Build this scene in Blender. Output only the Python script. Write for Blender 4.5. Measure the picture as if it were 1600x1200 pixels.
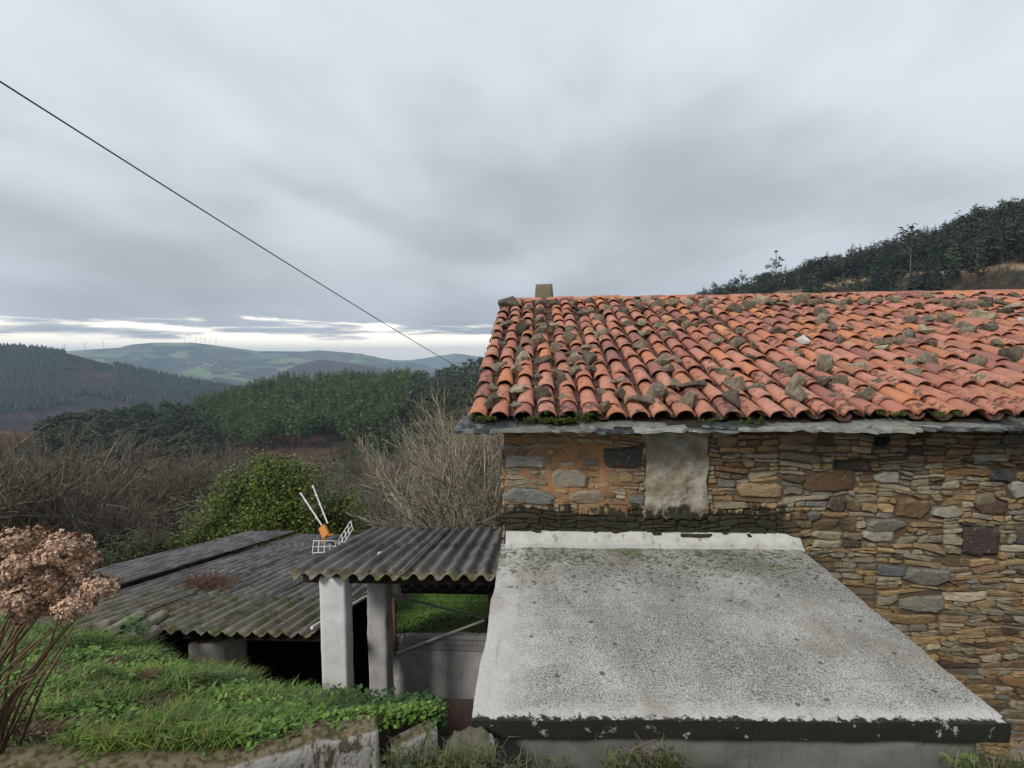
import bpy, bmesh, math, random
import numpy as np
from mathutils import Vector, Matrix, noise as mnoise

random.seed(7); RNG = np.random.default_rng(7)
for o in list(bpy.data.objects): bpy.data.objects.remove(o)
scene = bpy.context.scene
col = scene.collection
R = math.radians

# ------------------------------------------------------------------ camera
F_PX = 760.0
YAW, PITCH, ROLL = R(3.0), R(3.0), R(-0.57)
cd = bpy.data.cameras.new('camera'); cam = bpy.data.objects.new('camera', cd); col.objects.link(cam)
cd.sensor_width = 36.0; cd.lens = 36.0 * F_PX / 1600.0; cd.clip_start = 0.05; cd.clip_end = 40000
CAM_M = (Matrix.Rotation(YAW, 3, 'Z') @ Matrix.Rotation(math.pi/2 - PITCH, 3, 'X') @ Matrix.Rotation(ROLL, 3, 'Z'))
cam.matrix_world = CAM_M.to_4x4()
scene.camera = cam
scene.render.resolution_x = 1024; scene.render.resolution_y = 768

# ------------------------------------------------------------------ sky
SUN_EL, SUN_AZ = R(38), R(-142)          # compass angle from +Y towards +X
world = bpy.data.worlds.new('World'); scene.world = world; world.use_nodes = True
def build_world():
    nt = world.node_tree; nt.nodes.clear(); L = nt.links.new
    def N(t, **k):
        n = nt.nodes.new(t)
        for a, b in k.items(): setattr(n, a, b)
        return n
    def mth(op, a, b=None, c=None, clamp=False):
        n = N('ShaderNodeMath', operation=op, use_clamp=clamp)
        for i, x in enumerate((a, b, c)):
            if x is None: continue
            if isinstance(x, (int, float)): n.inputs[i].default_value = x
            else: L(x, n.inputs[i])
        return n.outputs[0]
    def mix(f, a, b):
        n = N('ShaderNodeMix', data_type='RGBA')
        for s, x in ((n.inputs[0], f), (n.inputs[6], a), (n.inputs[7], b)):
            if isinstance(x, (int, float)): s.default_value = x
            elif isinstance(x, tuple): s.default_value = (*x, 1)
            else: L(x, s)
        return n.outputs[2]
    def step(x, a, b):
        n = N('ShaderNodeMapRange', interpolation_type='SMOOTHSTEP'); L(x, n.inputs[0])
        n.inputs[1].default_value = a; n.inputs[2].default_value = b
        return n.outputs[0]
    def noise(v, sc, det, rough, dist=0.0):
        n = N('ShaderNodeTexNoise'); L(v, n.inputs['Vector']); n.inputs['Scale'].default_value = sc
        n.inputs['Detail'].default_value = det; n.inputs['Roughness'].default_value = rough
        n.inputs['Distortion'].default_value = dist
        return n.outputs[0]
    tc = N('ShaderNodeTexCoord'); sp = N('ShaderNodeSeparateXYZ'); L(tc.outputs['Generated'], sp.inputs[0])
    x, y, z = sp.outputs
    zz = mth('ADD', mth('MAXIMUM', z, 0.0), 0.16)
    cb = N('ShaderNodeCombineXYZ'); L(mth('DIVIDE', x, zz), cb.inputs[0]); L(mth('DIVIDE', y, zz), cb.inputs[1])
    mp = N('ShaderNodeMapping'); L(cb.outputs[0], mp.inputs[0]); mp.inputs['Rotation'].default_value = (0, 0, R(-6)); mp.inputs['Scale'].default_value = (0.95, 0.62, 1.0); mp.inputs['Location'].default_value = (5.7, 0.3, 0.0)
    n1 = noise(mp.outputs[0], 0.75, 2.5, 0.45, 0.5)
    n2 = noise(mp.outputs[0], 1.7, 6.0, 0.52, 0.2)
    t = mth('ADD', mth('MULTIPLY', n1, 0.68), mth('MULTIPLY', n2, 0.42))
    cl = mix(step(t, 0.40, 0.68), SKY_DARK, SKY_LIGHT)
    # cloud base: greyer towards the skyline
    cl = mix(mth('MULTIPLY', mth('SUBTRACT', 1.0, step(z, 0.02, 0.42)), 0.55), cl, SKY_BASE)
    # low gap under the cloud deck, broken by noise
    mp2 = N('ShaderNodeMapping'); L(tc.outputs['Generated'], mp2.inputs[0]); mp2.inputs['Scale'].default_value = (2.2, 2.2, 26.0)
    n3 = noise(mp2.outputs[0], 1.9, 6.0, 0.62, 0.3)
    zw = mth('ADD', z, mth('MULTIPLY', mth('SUBTRACT', n3, 0.5), 0.16))
    gap = mth('SUBTRACT', 1.0, step(zw, 0.038, 0.066))
    cl = mix(mth('MULTIPLY', gap, 0.9), cl, (2.1, 1.9, 1.5))
    sky = N('ShaderNodeTexSky', sky_type='NISHITA', sun_disc=False); sky.sun_elevation = SUN_EL; sky.sun_rotation = SUN_AZ
    b1 = N('ShaderNodeBackground'); L(sky.outputs[0], b1.inputs[0]); b1.inputs[1].default_value = 0.07
    b2 = N('ShaderNodeBackground'); L(cl, b2.inputs[0]); b2.inputs[1].default_value = 1.0
    ms = N('ShaderNodeMixShader'); ms.inputs[0].default_value = 0.94; L(b1.outputs[0], ms.inputs[1]); L(b2.outputs[0], ms.inputs[2])
    out = N('ShaderNodeOutputWorld'); L(ms.outputs[0], out.inputs[0])
SKY_DARK, SKY_LIGHT, SKY_BASE = (0.355, 0.37, 0.392), (0.585, 0.615, 0.665), (0.34, 0.355, 0.377)
build_world()
# ------------------------------------------------------------------ sun (soft, behind overcast)
sd = bpy.data.lights.new('sun', 'SUN'); sun = bpy.data.objects.new('sun', sd); col.objects.link(sun)
sd.energy = 1.5; sd.angle = R(11); sd.color = (1.0, 0.96, 0.90)
sun_dir = Vector((math.sin(SUN_AZ)*math.cos(SUN_EL), math.cos(SUN_AZ)*math.cos(SUN_EL), math.sin(SUN_EL)))
sun.rotation_euler = sun_dir.to_track_quat('Z', 'Y').to_euler(); sun.location = sun_dir*50
vs = scene.view_settings
vs.view_transform = 'Standard'; vs.look = 'None'; vs.gamma = 1.0; vs.use_curve_mapping = False; vs.exposure = 0.52
scene.cycles.volume_bounces = 0; scene.cycles.max_bounces = 4; scene.cycles.diffuse_bounces = 2; scene.cycles.glossy_bounces = 2

# ------------------------------------------------------------------ helpers: survey of the photograph
def ray(px, py): return CAM_M @ Vector(((px-800)/F_PX, -(py-600)/F_PX, -1.0))
def at_y(px, py, Y): d = ray(px, py); return d*(Y/d.y)
def at_z(px, py, Z): d = ray(px, py); return d*(Z/d.z)
def on_plane(px, py, p0, n): d = ray(px, py); return d*(p0.dot(n)/d.dot(n))
def polar(px, py): d = ray(px, py); return math.atan2(d.x, d.y), d.z/math.hypot(d.x, d.y)

# ------------------------------------------------------------------ helpers: noise
def _h(i, j, k, s):
    n = (i*374761393 + j*668265263 + k*2147483647 + s*1274126177) & 0xffffffff
    n = ((n ^ (n >> 13))*1274126177) & 0xffffffff
    return ((n ^ (n >> 16)) & 0xffff)/65535.0
def vnoise(P, s=0):
    P = np.asarray(P, float); I = np.floor(P).astype(np.int64); f = P-I; f = f*f*(3-2*f); r = 0
    for a in (0, 1):
        for b in (0, 1):
            for c in (0, 1):
                w = (f[:, 0] if a else 1-f[:, 0])*(f[:, 1] if b else 1-f[:, 1])*(f[:, 2] if c else 1-f[:, 2])
                r = r + w*_h(I[:, 0]+a, I[:, 1]+b, I[:, 2]+c, s)
    return r*2-1
def fbm(P, o=3, s=0):
    P = np.asarray(P, float); r = 0; a = 1.0
    for k in range(o): r = r + a*vnoise(P*(2**k)+17.3*k, s+k); a *= 0.5
    return r

# ------------------------------------------------------------------ helpers: objects
def tag(o, label=None, cat=None, group=None, kind=None):
    for k, v in (('label', label), ('category', cat), ('group', group), ('kind', kind)):
        if v: o[k] = v
    return o
def link(name, data, parent=None, loc=None):
    o = bpy.data.objects.new(name, data); col.objects.link(o)
    if parent is not None: o.parent = parent
    if loc is not None: o.location = loc
    return o
def empty(name, loc=(0, 0, 0)):
    o = link(name, None); o.location = loc; o.empty_display_size = 0.1; return o
def mesh(name, V, F, mat=None, smooth=False, tone=None):
    me = bpy.data.meshes.new(name)
    V = np.asarray(V, float)
    if isinstance(F, np.ndarray):
        n, k = F.shape
        me.vertices.add(len(V)); me.vertices.foreach_set('co', V.ravel())
        me.loops.add(n*k); me.loops.foreach_set('vertex_index', F.ravel().astype(np.int32))
        me.polygons.add(n); me.polygons.foreach_set('loop_start', np.arange(0, n*k, k, dtype=np.int32))
        me.update(calc_edges=True)
    else:
        me.from_pydata([tuple(v) for v in V], [], F); me.update()
    if mat is not None: me.materials.append(mat)
    if smooth: me.polygons.foreach_set('use_smooth', np.ones(len(me.polygons), bool))
    if tone is not None:
        a = me.color_attributes.new('tone', 'FLOAT_COLOR', 'POINT')
        t = np.asarray(tone, float)
        if t.ndim == 1: t = np.repeat(t[None, :], len(V), 0)
        if t.shape[1] == 3: t = np.hstack([t, np.ones((len(t), 1))])
        a.data.foreach_set('color', t.ravel())
    return me
class MB:
    """collects geometry for one mesh"""
    def __init__(s): s.V = []; s.F = []
    def add(s, V, F):
        b = len(s.V); s.V += [tuple(v) for v in V]; s.F += [tuple(i+b for i in f) for f in F]; return s
    def box(s, c, d, rot=None, taper=1.0):
        x, y, z = d[0]/2, d[1]/2, d[2]/2
        P = [Vector((a*x*(taper if e > 0 else 1), b*y*(taper if e > 0 else 1), e*z)) for e in (-1, 1) for b in (-1, 1) for a in (-1, 1)]
        if rot is not None: P = [rot @ p for p in P]
        P = [p+Vector(c) for p in P]
        return s.add(P, [(0, 2, 3, 1), (4, 5, 7, 6), (0, 1, 5, 4), (2, 6, 7, 3), (0, 4, 6, 2), (1, 3, 7, 5)])
    def tube(s, pts, rad, n=6, cap=True):
        pts = [Vector(p) for p in pts]; rr = rad if isinstance(rad, (list, tuple)) else [rad]*len(pts); V = []; F = []
        for i, p in enumerate(pts):
            t = (pts[min(i+1, len(pts)-1)]-pts[max(i-1, 0)]).normalized()
            a = t.orthogonal().normalized() if i == 0 else (a-t*a.dot(t)).normalized()
            b = t.cross(a)
            for k in range(n):
                th = 2*math.pi*k/n; V.append(p+(a*math.cos(th)+b*math.sin(th))*rr[i])
        for i in range(len(pts)-1):
            for k in range(n): F.append((i*n+k, i*n+(k+1) % n, (i+1)*n+(k+1) % n, (i+1)*n+k))
        if cap: F += [tuple(range(n))[::-1], tuple(range((len(pts)-1)*n, len(pts)*n))]
        return s.add(V, F)
    def mesh(s, name, mat, smooth=False, tone=None): return mesh(name, s.V, s.F, mat, smooth, tone)
    def build(s, name, mat, parent=None, smooth=False): return link(name, s.mesh(name, mat, smooth), parent)
def rough_box(d, seg=0.08, amp=0.008, freq=6.0, bev=0.02, seed=0, lowz=None):
    """a plastered block with soft uneven edges, centred on x,y with its base at z=0"""
    n = [max(2, int(round(q/seg))) for q in d]; V = []; F = []; idx = {}
    def vid(i, j, k):
        if (i, j, k) not in idx:
            idx[(i, j, k)] = len(V); V.append(((i/n[0]-.5)*d[0], (j/n[1]-.5)*d[1], k/n[2]*d[2]))
        return idx[(i, j, k)]
    for ax in range(3):
        b, c = (ax+1) % 3, (ax+2) % 3
        for sd_ in (0, n[ax]):
            for i in range(n[b]):
                for j in range(n[c]):
                    q = []
                    for (u, v) in ((0, 0), (1, 0), (1, 1), (0, 1)):
                        t = [0, 0, 0]; t[ax] = sd_; t[b] = i+u; t[c] = j+v; q.append(vid(*t))
                    F.append(tuple(q) if sd_ else tuple(q[::-1]))
    V = np.array(V); h = np.array([d[0]/2, d[1]/2, d[2]/2]); C = np.array([0, 0, d[2]/2]); Q = V-C
    inner = np.clip(Q, -(h-bev), h-bev); dv = Q-inner; ln = np.linalg.norm(dv, axis=1, keepdims=True); ln[ln == 0] = 1
    Q = inner+dv/ln*np.minimum(bev, np.linalg.norm(dv, axis=1, keepdims=True))
    nrm = Q/np.linalg.norm(Q, axis=1, keepdims=True); nn = np.zeros_like(Q); m = np.abs(np.abs(V-C)-h) < 1e-6; nn = np.sign(V-C)*m; nn /= np.linalg.norm(nn, axis=1, keepdims=True)
    Q = Q+nn*(fbm(V*freq+seed*7.7, 3, seed)*amp)[:, None]
    return Q+C, F

# ------------------------------------------------------------------ helpers: materials
class NT:
    def __init__(s, name, rough=0.85, spec=0.3):
        s.m = bpy.data.materials.new(name); s.m.use_nodes = True; s.nt = s.m.node_tree
        s.b = s.nt.nodes['Principled BSDF']; s.b.inputs['Roughness'].default_value = rough; s.b.inputs['Specular IOR Level'].default_value = spec
    def n(s, t, **k):
        x = s.nt.nodes.new(t)
        for a, b in k.items(): setattr(x, a, b)
        return x
    def put(s, sock, v):
        if isinstance(v, (int, float)): sock.default_value = v
        elif isinstance(v, tuple): sock.default_value = (*v, 1) if len(sock.default_value) == 4 and len(v) == 3 else v
        else: s.nt.links.new(v, sock)
    def math(s, op, a, b=0.0, clamp=False):
        x = s.n('ShaderNodeMath', operation=op, use_clamp=clamp); s.put(x.inputs[0], a); s.put(x.inputs[1], b); return x.outputs[0]
    def mix(s, f, a, b, mode='MIX'):
        x = s.n('ShaderNodeMix', data_type='RGBA', blend_type=mode); s.put(x.inputs[0], f); s.put(x.inputs[6], a); s.put(x.inputs[7], b); return x.outputs[2]
    def step(s, v, a, b):
        x = s.n('ShaderNodeMapRange', interpolation_type='SMOOTHSTEP'); s.put(x.inputs[0], v); s.put(x.inputs[1], a); s.put(x.inputs[2], b); return x.outputs[0]
    def pos(s, scale=(1, 1, 1), obj=False):
        if obj: v = s.n('ShaderNodeTexCoord').outputs['Object']
        else: v = s.n('ShaderNodeNewGeometry').outputs['Position']
        if scale == (1, 1, 1): return v
        mp = s.n('ShaderNodeMapping'); s.put(mp.inputs[0], v); mp.inputs['Scale'].default_value = scale; return mp.outputs[0]
    def xyz(s, v): x = s.n('ShaderNodeSeparateXYZ'); s.put(x.inputs[0], v); return x.outputs
    def noise(s, v, scale, det=4.0, rough=0.55, dist=0.0):
        x = s.n('ShaderNodeTexNoise'); s.put(x.inputs['Vector'], v); x.inputs['Scale'].default_value = scale; x.inputs['Detail'].default_value = det
        x.inputs['Roughness'].default_value = rough; x.inputs['Distortion'].default_value = dist; return x.outputs[0]
    def voro(s, v, scale, feature='F1', out='Distance'):
        x = s.n('ShaderNodeTexVoronoi', feature=feature); s.put(x.inputs['Vector'], v); x.inputs['Scale'].default_value = scale; return x.outputs[out]
    def ramp(s, f, stops, const=False):
        x = s.n('ShaderNodeValToRGB'); e = x.color_ramp.elements
        if const: x.color_ramp.interpolation = 'CONSTANT'
        while len(e) < len(stops): e.new(0.5)
        for q, (p, c) in zip(e, stops): q.position = p; q.color = (*c, 1)
        s.put(x.inputs[0], f); return x.outputs[0]
    def rand(s): return s.n('ShaderNodeObjectInfo').outputs['Random']
    def attr(s, name='tone'): return s.n('ShaderNodeAttribute', attribute_name=name).outputs['Color']
    def bump(s, h, strength=0.4, dist=0.01):
        x = s.n('ShaderNodeBump'); s.put(x.inputs['Height'], h); x.inputs['Strength'].default_value = strength; x.inputs['Distance'].default_value = dist
        s.nt.links.new(x.outputs[0], s.b.inputs['Normal'])
    def color(s, c): s.put(s.b.inputs['Base Color'], c); return s
    def rough(s, r): s.put(s.b.inputs['Roughness'], r); return s
M = {}
# ------------------------------------------------------------------ materials
def mk_tone(name, rough=0.9, spec=0.2, nscale=0.0, amt=0.25, sss=False):
    t = NT(name, rough, spec); c = t.attr()
    if nscale:
        f = t.noise(t.pos(), nscale, 4.0); c = t.mix(1.0, c, t.ramp(f, [(0.25, (1-amt,)*3), (0.75, (1+amt,)*3)]), 'MULTIPLY')
    t.color(c); return t.m
M['tone'] = mk_tone('matte_tone'); t = NT('leaf', 0.55, 0.35); t.color(t.mix(1.0, t.attr(), t.ramp(t.rand(), [(0.0, (0.68, 0.70, 0.75)), (1.0, (1.3, 1.25, 1.1))]), 'MULTIPLY')); M['leaf'] = t.m; M['bark'] = mk_tone('bark', 0.9, 0.15, 9.0, 0.3)
def tone_obj(name, stops, rough=0.85, spec=0.2, nscale=6.0, amt=0.25):
    t = NT(name, rough, spec); c = t.ramp(t.rand(), stops)
    f = t.noise(t.pos(), nscale, 4.0); c = t.mix(1.0, c, t.ramp(f, [(0.25, (1-amt,)*3), (0.75, (1+amt,)*3)]), 'MULTIPLY')
    t.color(c); return t.m
def ground_mat():
    t = NT('ground_cover', 0.95, 0.1); c = t.attr()
    f = t.noise(t.pos(), 0.35, 6.0, 0.65); g = t.noise(t.pos(), 0.035, 5.0, 0.6)
    c = t.mix(1.0, c, t.ramp(f, [(0.3, (0.55,)*3), (0.7, (1.4,)*3)]), 'MULTIPLY')
    c = t.mix(1.0, c, t.ramp(g, [(0.3, (0.72, 0.76, 0.8)), (0.7, (1.3, 1.2, 1.1))]), 'MULTIPLY')
    t.color(c); t.bump(f, 0.6, 0.8); return t.m
M['ground'] = ground_mat()
def hill_mat(name, a, b, c3, sc, field=None):
    t = NT(name, 0.95, 0.05); p = t.pos()
    f = t.noise(p, sc, 6.0, 0.6); g = t.noise(p, sc*4.5, 5.0, 0.65)
    c = t.ramp(f, [(0.34, a), (0.47, b), (0.60, c3)])
    if field:
        v = t.voro(t.pos((1, 1, 0.3)), field, 'F1', 'Color'); k = t.xyz(v)[0]
        fc = t.ramp(k, [(0.0, (0.05, 0.08, 0.04)), (0.3, (0.16, 0.23, 0.08)), (0.55, (0.24, 0.28, 0.11)), (0.75, (0.04, 0.05, 0.03))], True)
        c = t.mix(t.step(t.noise(p, sc*1.7, 4.0), 0.42, 0.52), c, fc)
    c = t.mix(1.0, c, t.ramp(g, [(0.3, (0.55,)*3), (0.7, (1.4,)*3)]), 'MULTIPLY')
    t.color(c); t.bump(g, 0.8, 6.0); return t.m

# ------------------------------------------------------------------ terrain
def crest(pts):                       # [(px, py, distance)] -> arrays of azimuth, crest height, distance
    a = []
    for x, y, D in pts:
        ph, e = polar(x, y); a.append((ph, e*D, D))
    a.sort(); return [np.array(q) for q in zip(*a)]
L1 = crest([(-700, 690, 260), (-300, 682, 270), (80, 672, 290), (200, 656, 330), (300, 640, 360), (350, 628, 400), (450, 616, 430), (600, 606, 430),
            (700, 590, 420), (760, 577, 400), (900, 545, 380), (1090, 476, 350), (1200, 445, 340), (1300, 425, 330), (1400, 402, 330), (1500, 378, 320), (1600, 350, 310), (1800, 300, 300), (2200, 280, 280)])
R0 = np.array([0, 6, 8, 12, 15, 20, 30, 45, 60, 90, 120, 200, 260, 400, 700, 1000, 9000, 30000.])
Z0 = np.array([-5.2, -5.2, -5.7, -7.0, -7.7, -9.0, -11.6, -15, -18.5, -24, -29, -40, -45, -62, -110, -140, -150, -150.])
def smax(a, b, k): h = np.clip(0.5+0.5*(a-b)/k, 0, 1); return b+(a-b)*h+k*h*(1-h)
def ground_h(ph, r):
    ph = np.asarray(ph, float); r = np.asarray(r, float)
    h0 = np.interp(r, R0, Z0)
    P = np.stack([r*np.sin(ph), r*np.cos(ph), np.zeros_like(r)], -1)
    ch = np.interp(ph, L1[0], L1[1]); D = np.interp(ph, L1[0], L1[2])
    kf = np.interp(ph, [-0.5, -0.05, 0.25, 0.6], [0.085, 0.10, 0.26, 0.34])
    h1 = np.where(r < D, ch-kf*(D-r)-0.0002*(D-r)**2*0.4, ch-0.28*(r-D))
    h = smax(h0, h1, 6.0*np.clip(r/200, 0.02, 1))
    n = fbm(P/42.0, 3, 3)*np.clip((r-25)/120, 0, 1)*2.2 + fbm(P/7.0, 2, 5)*np.clip((r-12)/60, 0, 1)*0.45
    return h+n
def ground_xy(X, Y): return ground_h(np.arctan2(X, Y), np.hypot(X, Y))
def polar_sheet(name, phs, rs, hf, mat, tonef=None):
    PH, RR = np.meshgrid(phs, rs, indexing='ij'); ph = PH.ravel(); r = RR.ravel(); z = hf(ph, r)
    V = np.stack([r*np.sin(ph), r*np.cos(ph), z], -1); a, b = len(phs), len(rs)
    I = np.arange(a*b).reshape(a, b); F = np.stack([I[:-1, :-1], I[:-1, 1:], I[1:, 1:], I[1:, :-1]], -1).reshape(-1, 4)[:, ::-1]
    tn = tonef(ph, r, V) if tonef else None
    return mesh(name, V, np.ascontiguousarray(F), mat, True, tn)
def ground_tone(ph, r, V):
    a = fbm(V*[1/60, 1/60, 0], 3, 9); b = fbm(V*[1/18, 1/18, 0], 3, 11)
    scrub = np.array([0.080, 0.062, 0.046]); bracken = np.array([0.12, 0.068, 0.046]); green = np.array([0.055, 0.072, 0.026]); soil = np.array([0.24, 0.15, 0.10])
    c = scrub+(bracken-scrub)*np.clip(a*1.2+.35, 0, 1)[:, None]
    c = c+(green-c)*np.clip(b*1.5-0.25, 0, 1)[:, None]
    c = c+(soil-c)*np.clip((fbm(V*[1/30, 1/30, 0], 2, 21)-0.62)*5, 0, 1)[:, None]
    near = np.clip((24-r)/8, 0, 1)[:, None]; c = c+(np.array([0.05, 0.075, 0.025])-c)*near
    rh = np.clip((ph-0.15)/.1, 0, 1)[:, None]*np.clip((r-60)/40, 0, 1)[:, None]; c = c+(np.array([0.052, 0.048, 0.030])*(1+.5*b[:, None])-c)*rh*.85
    # dirt track cut along the slope behind the house
    zt = TRACK(ph, r); c = c+(np.array([0.34, 0.25, 0.16])-c)*zt[:, None]
    return c
tk = [(1090, 470, 318), (1200, 463, 310), (1260, 452, 300), (1330, 440, 292), (1400, 432, 285), (1500, 426, 278), (1600, 417, 270), (1800, 405, 255)]
TKP = np.array([polar(x, y)[0] for x, y, d in tk])
def track_r():
    out = []
    for x, y, d in tk:               # where the sight line meets the slope
        ph, e = polar(x, y); rs = np.linspace(120, 330, 421); h = ground_h(np.full_like(rs, ph), rs)
        k = np.argmax(h > e*rs) if (h > e*rs).any() else 420; out.append(rs[k])
    return np.array(out)
TKR = track_r()
def TRACK(ph, r):
    d = np.abs(r-np.interp(ph, TKP, TKR)); w = 3.2*(ph > TKP[0]-0.02)
    return np.clip((w+1.5-d)/1.5, 0, 1)*(ph > TKP[0]-0.02)
phs = np.concatenate([np.linspace(-math.pi, -1.0, 50)[:-1], np.linspace(-1.0, 1.0, 420), np.linspace(1.0, math.pi, 50)[1:]])
rs = np.concatenate([[0.0], np.geomspace(3, 520, 190), np.geomspace(560, 11000, 24)])
g = link('ground', polar_sheet('ground', phs, rs, ground_h, M['ground'], ground_tone)); tag(g, 'brown scrubby hillside falling into the valley', 'ground', kind='structure')

def hill(pts, kf, kb, mat, label, rng, nn, amp, seed):
    c = crest(pts); D0 = float(np.mean(c[2]))
    def hf(ph, r):
        ch = np.interp(ph, c[0], c[1]); D = np.interp(ph, c[0], c[2])
        P = np.stack([r*np.sin(ph), r*np.cos(ph), 0*r], -1)
        rid = np.abs(fbm(P/(D0*0.12), 3, seed)); x = np.abs(D-r)
        h = np.where(r < D, ch-kf*(D-r), ch-kb*(r-D))-rid*amp*np.clip(x/(D0*0.12), 0, 1)
        return np.maximum(h, -230)
    ph = np.linspace(c[0][0], c[0][-1], nn); r = np.linspace(D0*rng[0], D0*rng[1], 70)
    o = link('hill', polar_sheet('hill', ph, r, hf, mat)); tag(o, label, 'hill', kind='structure'); return c, hf
M['hill_near'] = hill_mat('hill_heath', (0.018, 0.030, 0.022), (0.052, 0.045, 0.040), (0.10, 0.066, 0.054), 0.009)
M['hill_mid'] = hill_mat('hill_moor', (0.025, 0.036, 0.022), (0.07, 0.045, 0.04), (0.06, 0.07, 0.035), 0.003)
M['hill_far'] = hill_mat('hill_pasture', (0.03, 0.042, 0.025), (0.07, 0.09, 0.04), (0.10, 0.12, 0.05), 0.0012, 0.006)
H2 = hill([(-900, 505, 1500), (-200, 528, 1500), (0, 542, 1500), (60, 546, 1500), (110, 553, 1500), (150, 564, 1500), (250, 586, 1500), (340, 603, 1450), (400, 613, 1400), (480, 625, 1400), (560, 660, 1400)],
     0.24, 0.2, M['hill_near'], 'dark brown hill with forest patches left of the valley', (0.5, 1.25), 260, 30, 41)
H3 = hill([(300, 640, 3000), (400, 602, 3000), (440, 580, 3000), (470, 568, 3000), (500, 561, 3000), (540, 566, 3000), (580, 572, 3050), (610, 577, 3100), (660, 590, 3100), (760, 620, 3100)],
     0.14, 0.2, M['hill_mid'], 'low rounded purple brown hill in the middle of the valley', (0.6, 1.2), 200, 40, 43)
H4 = hill([(-900, 560, 5500), (0, 551, 5600), (110, 548, 5600), (185, 543, 5600), (205, 538, 5500), (240, 535, 5500), (300, 535, 5500), (350, 541, 5500), (400, 548, 5500), (470, 549, 5500), (500, 547, 5500), (560, 552, 5500), (600, 560, 5400), (640, 566, 5300), (720, 580, 5300), (900, 600, 5300)],
     0.13, 0.15, M['hill_far'], 'long green pasture ridge across the valley', (0.55, 1.2), 300, 90, 47)
H5 = hill([(400, 575, 8500), (560, 562, 8500), (640, 563, 8500), (680, 557, 8500), (712, 552, 8500), (740, 556, 8500), (800, 566, 8500), (1000, 570, 8500), (1400, 560, 8500), (1900, 560, 8500)],
     0.12, 0.15, M['hill_far'], 'farthest pale blue peak beside the roof', (0.6, 1.2), 200, 90, 53)

# ------------------------------------------------------------------ vegetation kit
def leaf_cloud(C, size, n, rng, flat=0.35):
    """n random small leaf-clump triangles round every centre; returns V, F"""
    k = len(C); P = np.repeat(C, n, 0); s = np.repeat(np.broadcast_to(size, (k,)), n)
    d = rng.normal(size=(k*n, 3)); d /= np.linalg.norm(d, axis=1, keepdims=True); d *= (rng.random((k*n, 1))**0.4)
    P = P+d*s[:, None]
    T = rng.normal(size=(k*n, 3, 3)); T[:, :, 2] *= (1-flat); T *= (s*0.42)[:, None, None]
    V = (P[:, None, :]+T).reshape(-1, 3); return V, np.arange(len(V)).reshape(-1, 3)
def shade(V, c0, c1, rng, per=3, jit=0.25):
    n = len(V)//per; t = rng.random((n, 1)); c = np.array(c0)+(np.array(c1)-np.array(c0))*t; c = c*(1+(rng.random((n, 1))-.5)*2*jit)
    return np.repeat(c, per, 0)
def tubes(S, n=4):
    """S rows: p0(3) p1(3) r0 r1 -> V, F quads"""
    S = np.asarray(S, float); p0, p1 = S[:, :3], S[:, 3:6]; t = p1-p0; t /= np.maximum(np.linalg.norm(t, axis=1, keepdims=True), 1e-9)
    ref = np.where(np.abs(t[:, 2:3]) < 0.9, [[0, 0, 1.]], [[1., 0, 0]]); a = np.cross(t, ref); a /= np.linalg.norm(a, axis=1, keepdims=True); b = np.cross(t, a)
    th = 2*np.pi*np.arange(n)/n; ring = a[:, None, :]*np.cos(th)[None, :, None]+b[:, None, :]*np.sin(th)[None, :, None]
    V = np.concatenate([p0[:, None]+ring*S[:, 6][:, None, None], p1[:, None]+ring*S[:, 7][:, None, None]], 1).reshape(-1, 3)
    k = np.arange(n); f = np.stack([k, (k+1) % n, (k+1) % n+n, k+n], -1); F = (f[None]+(np.arange(len(S))*2*n)[:, None, None]).reshape(-1, 4)
    return V, F
def branch_tree(base, h, spread, rng, depth=5, r0=0.09, stems=1, kids=3, up=0.35, gnarl=0.25, seg=3, shrink=0.72):
    S = []
    def grow(p, d, ln, r, lv):
        q = p
        for i in range(seg):
            d2 = d+Vector(rng.normal(size=3))*gnarl+Vector((0, 0, up*0.25)); d2.normalize(); n_ = q+d2*(ln/seg)
            ra = r*(1-0.35*i/seg); rb = r*(1-0.35*(i+1)/seg); S.append((*q, *n_, ra, rb)); q = n_; d = d2
            if lv < depth and i >= (1 if lv == 0 else 0):
                for _ in range(1 if rng.random() < 0.75 else 2):
                    side = Vector(rng.normal(size=3)); side -= d*side.dot(d); side.normalize()
                    nd = (d*0.75+side*spread*(0.6+rng.random()*0.6)+Vector((0, 0, up))).normalized()
                    grow(q, nd, ln*shrink*(0.7+rng.random()*0.5), max(r*0.52, 0.0008), lv+1)
        if lv < depth:
            for _ in range(kids-1):
                side = Vector(rng.normal(size=3)); side -= d*side.dot(d); side.normalize()
                grow(q, (d+side*spread*0.6+Vector((0, 0, up))).normalized(), ln*shrink*(0.75+rng.random()*0.4), max(r*0.6, 0.0008), lv+1)
    for s in range(stems):
        a = 2*math.pi*(s+rng.random()*0.6)/stems; lean = 0.0 if stems == 1 else 0.3
        grow(Vector(base)+Vector((math.cos(a)*0.008, math.sin(a)*0.008, 0))*(stems > 1), Vector((math.cos(a)*lean, math.sin(a)*lean, 1)).normalized(), h*0.36, r0, 0)
    return S
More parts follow.
